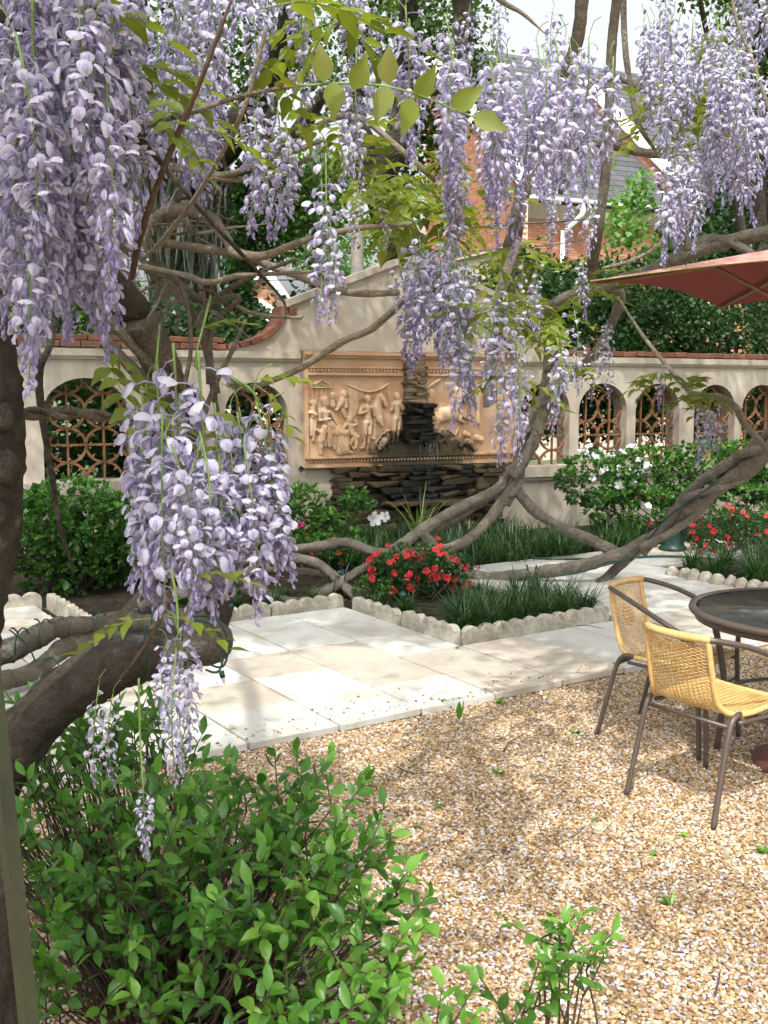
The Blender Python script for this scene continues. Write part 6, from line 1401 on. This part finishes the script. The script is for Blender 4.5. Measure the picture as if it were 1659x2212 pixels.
cable(l3, ats([(1200, 1245, 8.9), (1260, 1235, 8.9), (1310, 1215, 8.9), (1345, 1212, 8.85), (1365, 1205, 8.8), (1385, 1185, 8.7), (1440, 1120, 8.4), (1500, 1075, 8.1), (1555, 1040, 7.9)]), .007, 5, 50)
for (x, y, d) in [(720, 1262, 8.4), (745, 1235, 8.45), (1150, 1238, 9.0)]:
    th = np.linspace(0, 6.28*1.2, 16); c = at(x, y, d); cable(l3, np.stack([c[0]+np.linspace(-.05, .05, 16), c[1]+.07*np.sin(th), c[2]+.07*np.cos(th)], -1), .007, 5)

# ================================================================== FURNITURE
def chair_parts():
    """armchair facing +x: bronze tube legs and arms, wicker seat and back in one sweep"""
    parts = []
    hw = .185
    prof = [(-.085, .735), (-.072, .66), (-.052, .57), (-.03, .49), (.0, .445), (.05, .425), (.13, .42), (.25, .425), (.36, .43), (.40, .425)]
    Q = catmull([(x, 0, z) for x, z in prof], 60)[:, [0, 2]]
    wd = np.interp(np.linspace(0, 1, 60), [0, .35, .5, .7, 1], [.150, .158, .185, .20, .195])
    s0 = np.concatenate([[0], np.cumsum(np.hypot(*np.diff(Q, axis=0).T))]); Lt = s0[-1]
    def surf(s, t, off=0.0):
        x = np.interp(s, s0, Q[:, 0]); z = np.interp(s, s0, Q[:, 1]); w = np.interp(s, s0, wd)
        dx = np.interp(s+.01, s0, Q[:, 0])-np.interp(s-.01, s0, Q[:, 0]); dz = np.interp(s+.01, s0, Q[:, 1])-np.interp(s-.01, s0, Q[:, 1]); l = np.hypot(dx, dz)+1e-9
        back = np.clip(1-s/.38, 0, 1)
        x = x-.035*back*(1-t*t)+(-dz/l)*-off; z = z+(dx/l)*off-.006*(1-back)*(1-t*t)
        return np.stack([x, t*w, z], -1)
    for sg in (-1, 1):                                      # wicker-wrapped side rails
        mb = MB(); tube(mb, np.array([surf(s, sg) for s in np.linspace(0, Lt, 40)]), .0125, 9); parts.append(('side_rail', mb.mesh('side_rail', M['wicker'], True)))
    mb = MB(); tube(mb, np.array([surf(0.0, t) for t in np.linspace(-1.06, 1.06, 14)])+np.array([0, 0, .008]), .017, 10); parts.append(('top_rail', mb.mesh('top_rail', M['wicker'], True)))
    mb = MB(); tube(mb, np.array([surf(Lt, t) for t in np.linspace(-1, 1, 10)]), .0145, 9); parts.append(('front_rail', mb.mesh('front_rail', M['wicker'], True)))
    mb = MB()
    nst = 15; st = np.linspace(-.94, .94, nst)
    for t in st: tube(mb, np.array([surf(s, t) for s in np.linspace(.01, Lt-.01, 46)]), .0022, 4)
    row = 0; s = .018
    while s < Lt-.015:
        tt = np.linspace(-.98, .98, 2*nst+1); off = .0030*np.cos(np.arange(2*nst+1)*math.pi/2*1.0+math.pi*(row % 2))
        tube(mb, np.array([surf(s, t, o) for t, o in zip(tt, off)]), .0021, 4); s += .0058 if s > .40 else .0072; row += 1
    for a in range(-3, 4):                                  # raised diamond in the middle of the back
        for b in range(-(3-abs(a)), 4-abs(a)):
            c = surf(.15+a*.017, b*.09); v = boxv(c+np.array([.004, 0, 0]), (.005, .007, .004)); mb.add(v, BOXF)
    parts.append(('weave', mb.mesh('weave', M['wicker'], True)))
    for sg in (-1, 1):
        mb = MB(); tube(mb, [(.075, sg*.195, .425), (.035, sg*.205, .425), (.0, sg*.207, .395), (-.03, sg*.21, .30), (-.075, sg*.215, .12), (-.105, sg*.22, 0)], .0118, 9, 30); parts.append(('rear_leg', mb.mesh('rear_leg', M['brown_metal'], True)))
        mb = MB(); tube(mb, [(-.085, sg*.155, .74), (-.05, sg*.185, .735), (.08, sg*.235, .70), (.24, sg*.255, .635), (.36, sg*.25, .575), (.405, sg*.24, .51), (.41, sg*.225, .42), (.425, sg*.22, .2), (.435, sg*.22, 0)], .0125, 9, 50); parts.append(('arm_and_front_leg', mb.mesh('arm_and_front_leg', M['brown_metal'], True)))
        mb = MB(); tube(mb, [(.41, sg*.222, .40), (.25, sg*.215, .392), (.05, sg*.207, .395)], .009, 7, 12); parts.append(('seat_bar', mb.mesh('seat_bar', M['brown_metal'], True)))
    mb = MB(); tube(mb, [(.0, -.207, .385), (0, .207, .385)], .009, 7); parts.append(('stretcher', mb.mesh('stretcher', M['brown_metal'], True)))
    mb = MB(); tube(mb, [(.415, -.225, .30), (.415, .225, .30)], .009, 7); parts.append(('stretcher', mb.mesh('stretcher', M['brown_metal'], True)))
    return parts
CH = chair_parts()
for label, loc, rz in (('wicker armchair nearest the viewer, seen from behind', (1.245, 4.13, .004), R(36)), ('wicker armchair standing between the path and the glass table', (1.29, 5.12, .004), R(-42))):
    c = thing('wicker_chair', label, 'chair', loc, 'wicker armchairs at the table', rz)
    for nme, me in CH: part(nme, me, c, kind='stuff' if nme == 'weave' else None, mw=Matrix.Identity(4), local=True)
TC = np.array([1.96, 4.60, 0])
tb_ = thing('patio_table', 'round bronze table with dusty dark glass top at right', 'table', tuple(TC))
RT = .55
mb = MB(); lathe(mb, [(0, .715), (RT-.02, .715), (RT-.02, .722), (0, .722)], TC, 64); part('glass_top', mb.mesh('glass_top', M['glass'], True), tb_)
mb = MB(); lathe(mb, [(RT-.022, .705), (RT+.006, .703), (RT+.012, .715), (RT+.008, .728), (RT-.018, .730), (RT-.022, .723)], TC, 64); part('rim', mb.mesh('rim', M['brown_metal'], True), tb_)
mb = MB(); lathe(mb, [(RT-.035, .672), (RT-.018, .672), (RT-.018, .703), (RT-.035, .703), (RT-.035, .672)], TC, 64); part('apron', mb.mesh('apron', M['brown_metal'], True), tb_)
for k in range(4):
    a = R(150+90*k); ca, sa = math.cos(a), math.sin(a)
    mb = MB(); tube(mb, [TC+np.array([ca*.47, sa*.47, .69]), TC+np.array([ca*.40, sa*.40, .35]), TC+np.array([ca*.42, sa*.42, 0])], .0155, 9, 16); part('leg', mb.mesh('leg', M['brown_metal'], True), tb_)
mb = MB(); th = np.linspace(0, 6.2832, 30); tube(mb, TC+np.stack([.40*np.cos(th), .40*np.sin(th), np.full(30, .30)], -1), .009, 6); part('ring_brace', mb.mesh('ring_brace', M['brown_metal'], True), tb_)
# umbrella: four panels with a sagging hem
um = thing('patio_umbrella', 'maroon canvas patio umbrella opening over the table at right', 'umbrella', tuple(TC))
mb = MB(); tube(mb, [TC+np.array([0, 0, .05]), TC+np.array([0, 0, 2.5])], .019, 12); part('pole', mb.mesh('pole', M['wood'], True), um)
mb = MB(); lathe(mb, [(0, .10), (.05, .10), (.06, .07), (.20, .055), (.255, .03), (.26, 0)], TC, 32); lathe(mb, [(.026, .10), (.03, .32), (.024, .34), (.02, .34)], TC, 16); part('base', mb.mesh('base', M['base_maroon'], True), um)
RU = 1.10; ZR = 2.17; ZA = 2.37; A0 = R(188)
apex = TC+np.array([0, 0, ZA])
def upoint(k, f, g):     # panel k, f from apex to hem, g across
    a0, a1 = A0+k*math.pi/2, A0+(k+1)*math.pi/2
    c0 = np.array([math.cos(a0), math.sin(a0)])*RU; c1 = np.array([math.cos(a1), math.sin(a1)])*RU
    xy = (c0*(1-g)+c1*g)*f*(1-.035*math.sin(math.pi*g)*f)
    z = ZA+(ZR-ZA)*f-.035*math.sin(math.pi*f)*(1-abs(2*g-1))**1.0*0+.035*math.sin(math.pi*g)*f
    return np.array([TC[0]+xy[0], TC[1]+xy[1], z-.03*math.sin(math.pi*f)*math.sin(math.pi*g)])
for k in range(4):
    nf, ngg = 10, 14; V = np.array([upoint(k, i/nf, j/ngg) for i in range(nf+1) for j in range(ngg+1)])
    F = np.array([[i*(ngg+1)+j, i*(ngg+1)+j+1, (i+1)*(ngg+1)+j+1, (i+1)*(ngg+1)+j] for i in range(nf) for j in range(ngg)])
    mb = MB(); mb.add(V, F); pn = part('canopy_panel', mb.mesh('canopy_panel', M['sunlit_canvas'], True), um)  # top layer of the canvas, sunlit tone put into its colour
    mb = MB(); mb.add(V-np.array([0, 0, .004]), F); part('canvas_underside', mb.mesh('canvas_underside', M['canvas'], True), pn)  # second layer gives the underside of the same fabric its maroon
    mb = MB(); tube(mb, np.array([upoint(k, 1.0, g) for g in np.linspace(0, 1, 20)]), .0035, 5); part('hem', mb.mesh('hem', M['trim'], True), pn)
    a0 = A0+k*math.pi/2; tip = np.array([math.cos(a0)*RU*.985, math.sin(a0)*RU*.985, 0])
    for g_, end in ((0.0, .985),):
        q0 = upoint(k, .04, g_)-np.array([0, 0, .03]); q1 = upoint(k, end, g_)-np.array([0, 0, .016])
        mb = MB(); tube(mb, [q0, (q0+q1)/2-np.array([0, 0, .004]), q1], [.011, .010, .008], 6); part('rib', mb.mesh('rib', M['wood'], True), um)
        st = upoint(k, .5, g_)-np.array([0, 0, .03]); mb = MB(); tube(mb, [st, TC+np.array([0, 0, 1.98])], .008, 6); part('strut', mb.mesh('strut', M['wood'], True), um)
mb = MB(); lathe(mb, [(.02, 1.93), (.05, 1.94), (.05, 2.01), (.02, 2.02)], TC, 14); part('runner_hub', mb.mesh('runner_hub', M['wood'], True), um)
mb = MB(); lathe(mb, [(0, 2.56), (.02, 2.55), (.028, 2.51), (.02, 2.46), (.03, 2.43), (0, 2.42)], TC, 14); part('finial', mb.mesh('finial', M['wood'], True), um)

# bollard light, hose, small things on the ground
bp = np.array(gr(5.66, 3.06, .04)); bo = thing('bollard_light', 'squat dark green bollard light at the corner of the pale path', 'garden light', tuple(bp))
mb = MB(); lathe(mb, [(0, 0), (.145, 0), (.145, .035), (.125, .045), (.118, .06), (.118, .215), (.122, .22)], bp, 28); part('body', mb.mesh('body', M['green_paint'], True), bo)
mb = MB(); lathe(mb, [(.126, .215), (.14, .22), (.14, .235), (.125, .275), (.085, .305), (0, .32)], bp, 28); part('cap', mb.mesh('cap', M['green_paint'], True), bo)
for k in range(10):
    a = k*.628; c = bp+np.array([.119*math.cos(a), .119*math.sin(a), .14]); mb = MB(); mb.add(boxv(c, (.006, .006, .05)), BOXF); part('louvre_bar', mb.mesh('louvre_bar', M['green_paint']), bo)
def gpt(x, y, z=0.0):
    a = (x-829.5)/2239; b = (1106-y)/2239; r = np.array([a, CP+b*SP, -SP+b*CP]); t = (z-EYE)/r[2]; return np.array([r[0]*t, r[1]*t, z])
mb = MB(); tube(mb, [gpt(1070, 1180, .03), gpt(1090, 1192, .03), gpt(1140, 1204, .055), gpt(1230, 1207, .057), gpt(1330, 1206, .057), gpt(1400, 1202, .057), gpt(1470, 1202, .057), gpt(1560, 1209, .055), gpt(1640, 1215, .04)], .0125, 8, 70)
part('garden_hose', mb.mesh('garden_hose', M['hose'], True), None, 'dark green garden hose lying across the pale path', 'hose')
sp = thing('spotlight', 'small green spike spotlight at the corner of the edged bed', 'garden light', tuple(gpt(875, 1325)))
p = gpt(872, 1325); mb = MB(); tube(mb, [p, p+np.array([0, 0, .14])], .008, 6); part('spike', mb.mesh('spike', M['green_paint']), sp)
mb = MB(); tube(mb, [p+np.array([.01, .02, .09]), p+np.array([-.01, -.04, .165])], [.022, .027], 12); part('head', mb.mesh('head', M['green_paint'], True), sp)
s2 = thing('spotlight', 'green spike light half hidden under the twisted vine trunks', 'garden light', tuple(gpt(735, 1290)))
p = gpt(735, 1290); mb = MB(); tube(mb, [p, p+np.array([0, 0, .2])], .008, 6); part('spike', mb.mesh('spike', M['green_paint']), s2)
mb = MB(); tube(mb, [p+np.array([-.035, .0, .20]), p+np.array([.035, -.02, .215])], [.022, .026], 12); part('head', mb.mesh('head', M['green_paint'], True), s2)
def weed(label, x, y, n, l, up, m='leaf_shrub', w=.3):
    p = gpt(x, y, .006); t = thing('weed', label, 'weed', tuple(p)); mb = MB()
    for i in range(n):
        d = np.array([rng.normal(), rng.normal(), up+rng.uniform(0, .4)]); leaves(mb, [p+unit(d)*l*.1], [d], l*rng.uniform(.6, 1.1), w, LEAF8, tilt=.25, a=rng.uniform(.3, 1))
    part('leaves', mb.mesh('leaves', M[m], True), t)
weed('upright dark weed sprout at the edge of the paving', 992, 1560, 4, .12, 3.0, w=.14); weed('low feathery weed left of the upright sprout by the paving', 965, 1530, 9, .05, .8, w=.2); weed('small weed hugging the paving edge right of the upright sprout', 1078, 1522, 7, .045, 1.2)
weed('long-leaved weed flat on the gravel beside the big shrub', 790, 1690, 7, .10, .35, w=.16); weed('green clover tuft on gravel near the front chair', 1242, 1583, 12, .035, .3); weed('grassy tuft on the gravel at middle left', 1075, 1672, 9, .045, .4, w=.14)
weed('tuft of blades low on the right gravel', 1450, 1958, 10, .05, .3, w=.12); weed('green weed at the right edge of the gravel', 1655, 1845, 12, .05, .4)
for lab, x, y, a in [('single fallen green leaf on gravel left of the front chair leg', 1278, 1772, .5), ('yellow-green fallen leaf right of the front chair leg', 1485, 1807, 2.0), ('curled fallen leaf on the gravel near the shrub', 985, 1400, 1.0), ('fallen leaf lying on gravel in the middle', 957, 1742, 3.0), ('fallen leaf beside the shrub at its upper right', 925, 1840, 4.0), ('tiny fallen leaf on gravel below the chair', 1412, 1838, 4.4), ('fallen green leaf between the shrub and the paving', 885, 1655, .2), ('fallen leaf on the gravel near the weeds', 912, 1787, 2.6)]:
    p = gpt(x, y, .014 if y > 1500 else .05); mb = MB(); leaves(mb, [p], [(math.cos(a), math.sin(a), .12)], .042, .36, LEAF8, tilt=.15, a=rng.uniform(.6, 1)); part('fallen_leaf', mb.mesh('fallen_leaf', M['leaf_shrub'], True), None, lab, 'leaf', 'leaves fallen on the courtyard')
for lab, pts in [('thin bent twig lying on the gravel below the paving', [(1088, 1622), (1100, 1606), (1122, 1592), (1138, 1585)]), ('short dark twig on the gravel at left of centre', [(860, 1660), (880, 1668), (905, 1672)]), ('twig lying on the paving beside the mondo grass', [(1245, 1353), (1270, 1352), (1305, 1358)]), ('thin stick low on the right gravel', [(1545, 2150), (1552, 2120), (1556, 2098)])]:
    mb = MB(); tube(mb, [gpt(x, y, .016 if y > 1400 else .05)+np.array([0, 0, rng.uniform(0, .006)]) for x, y in pts], [.0035, .003, .0015], 5, 14); part('twig', mb.mesh('twig', M['twig'], True), None, lab, 'twig', 'twigs on the courtyard')
mb = MB()                                                   # petals shed over gravel, paving and soil
n = 4600; X = np.empty((n, 3)); c = 0
while c < n:
    x, y = rng.uniform(0, 1659), 1330+880*rng.random()**1.1; p = gpt(x, y, 0)
    rel = (p[:2]-GO); s_, t_ = rel@G1, rel@G2
    if t_ > -.06 and not paved(s_, t_): continue
    if t_ > -.06 and rng.random() < .75: continue
    p[2] = .0125 if t_ < -.06 else .046; X[c] = p; c += 1
dd = rand_dir(n); dd[:, 2] *= .25
leaves(mb, X, dd, rng.uniform(.008, .017, n), .42, LEAF2, tilt=.3, a=rng.uniform(.0, .6, n)); part('fallen_petals', mb.mesh('fallen_petals', M['petal']), None, 'shed lilac petals scattered over gravel and paving', 'petals', kind='stuff')
mb = MB(); n = 1500
X = np.array([gr(rng.uniform(-3, 6.5), rng.uniform(.95, 5.0), .012) for _ in range(n)]); dd = rand_dir(n); dd[:, 2] *= .3
leaves(mb, X, dd, rng.uniform(.02, .05, n), .3, LEAF2, tilt=.4, a=rng.random(n)); M['litter'] = leafmat('leaf_litter', [(0, (.05, .03, .018)), (.6, (.14, .085, .045)), (1, (.25, .18, .10))], .1, .9)
part('leaf_litter', mb.mesh('leaf_litter', M['litter']), None, 'brown leaf litter lying on the bed soil', 'leaf litter', kind='stuff')
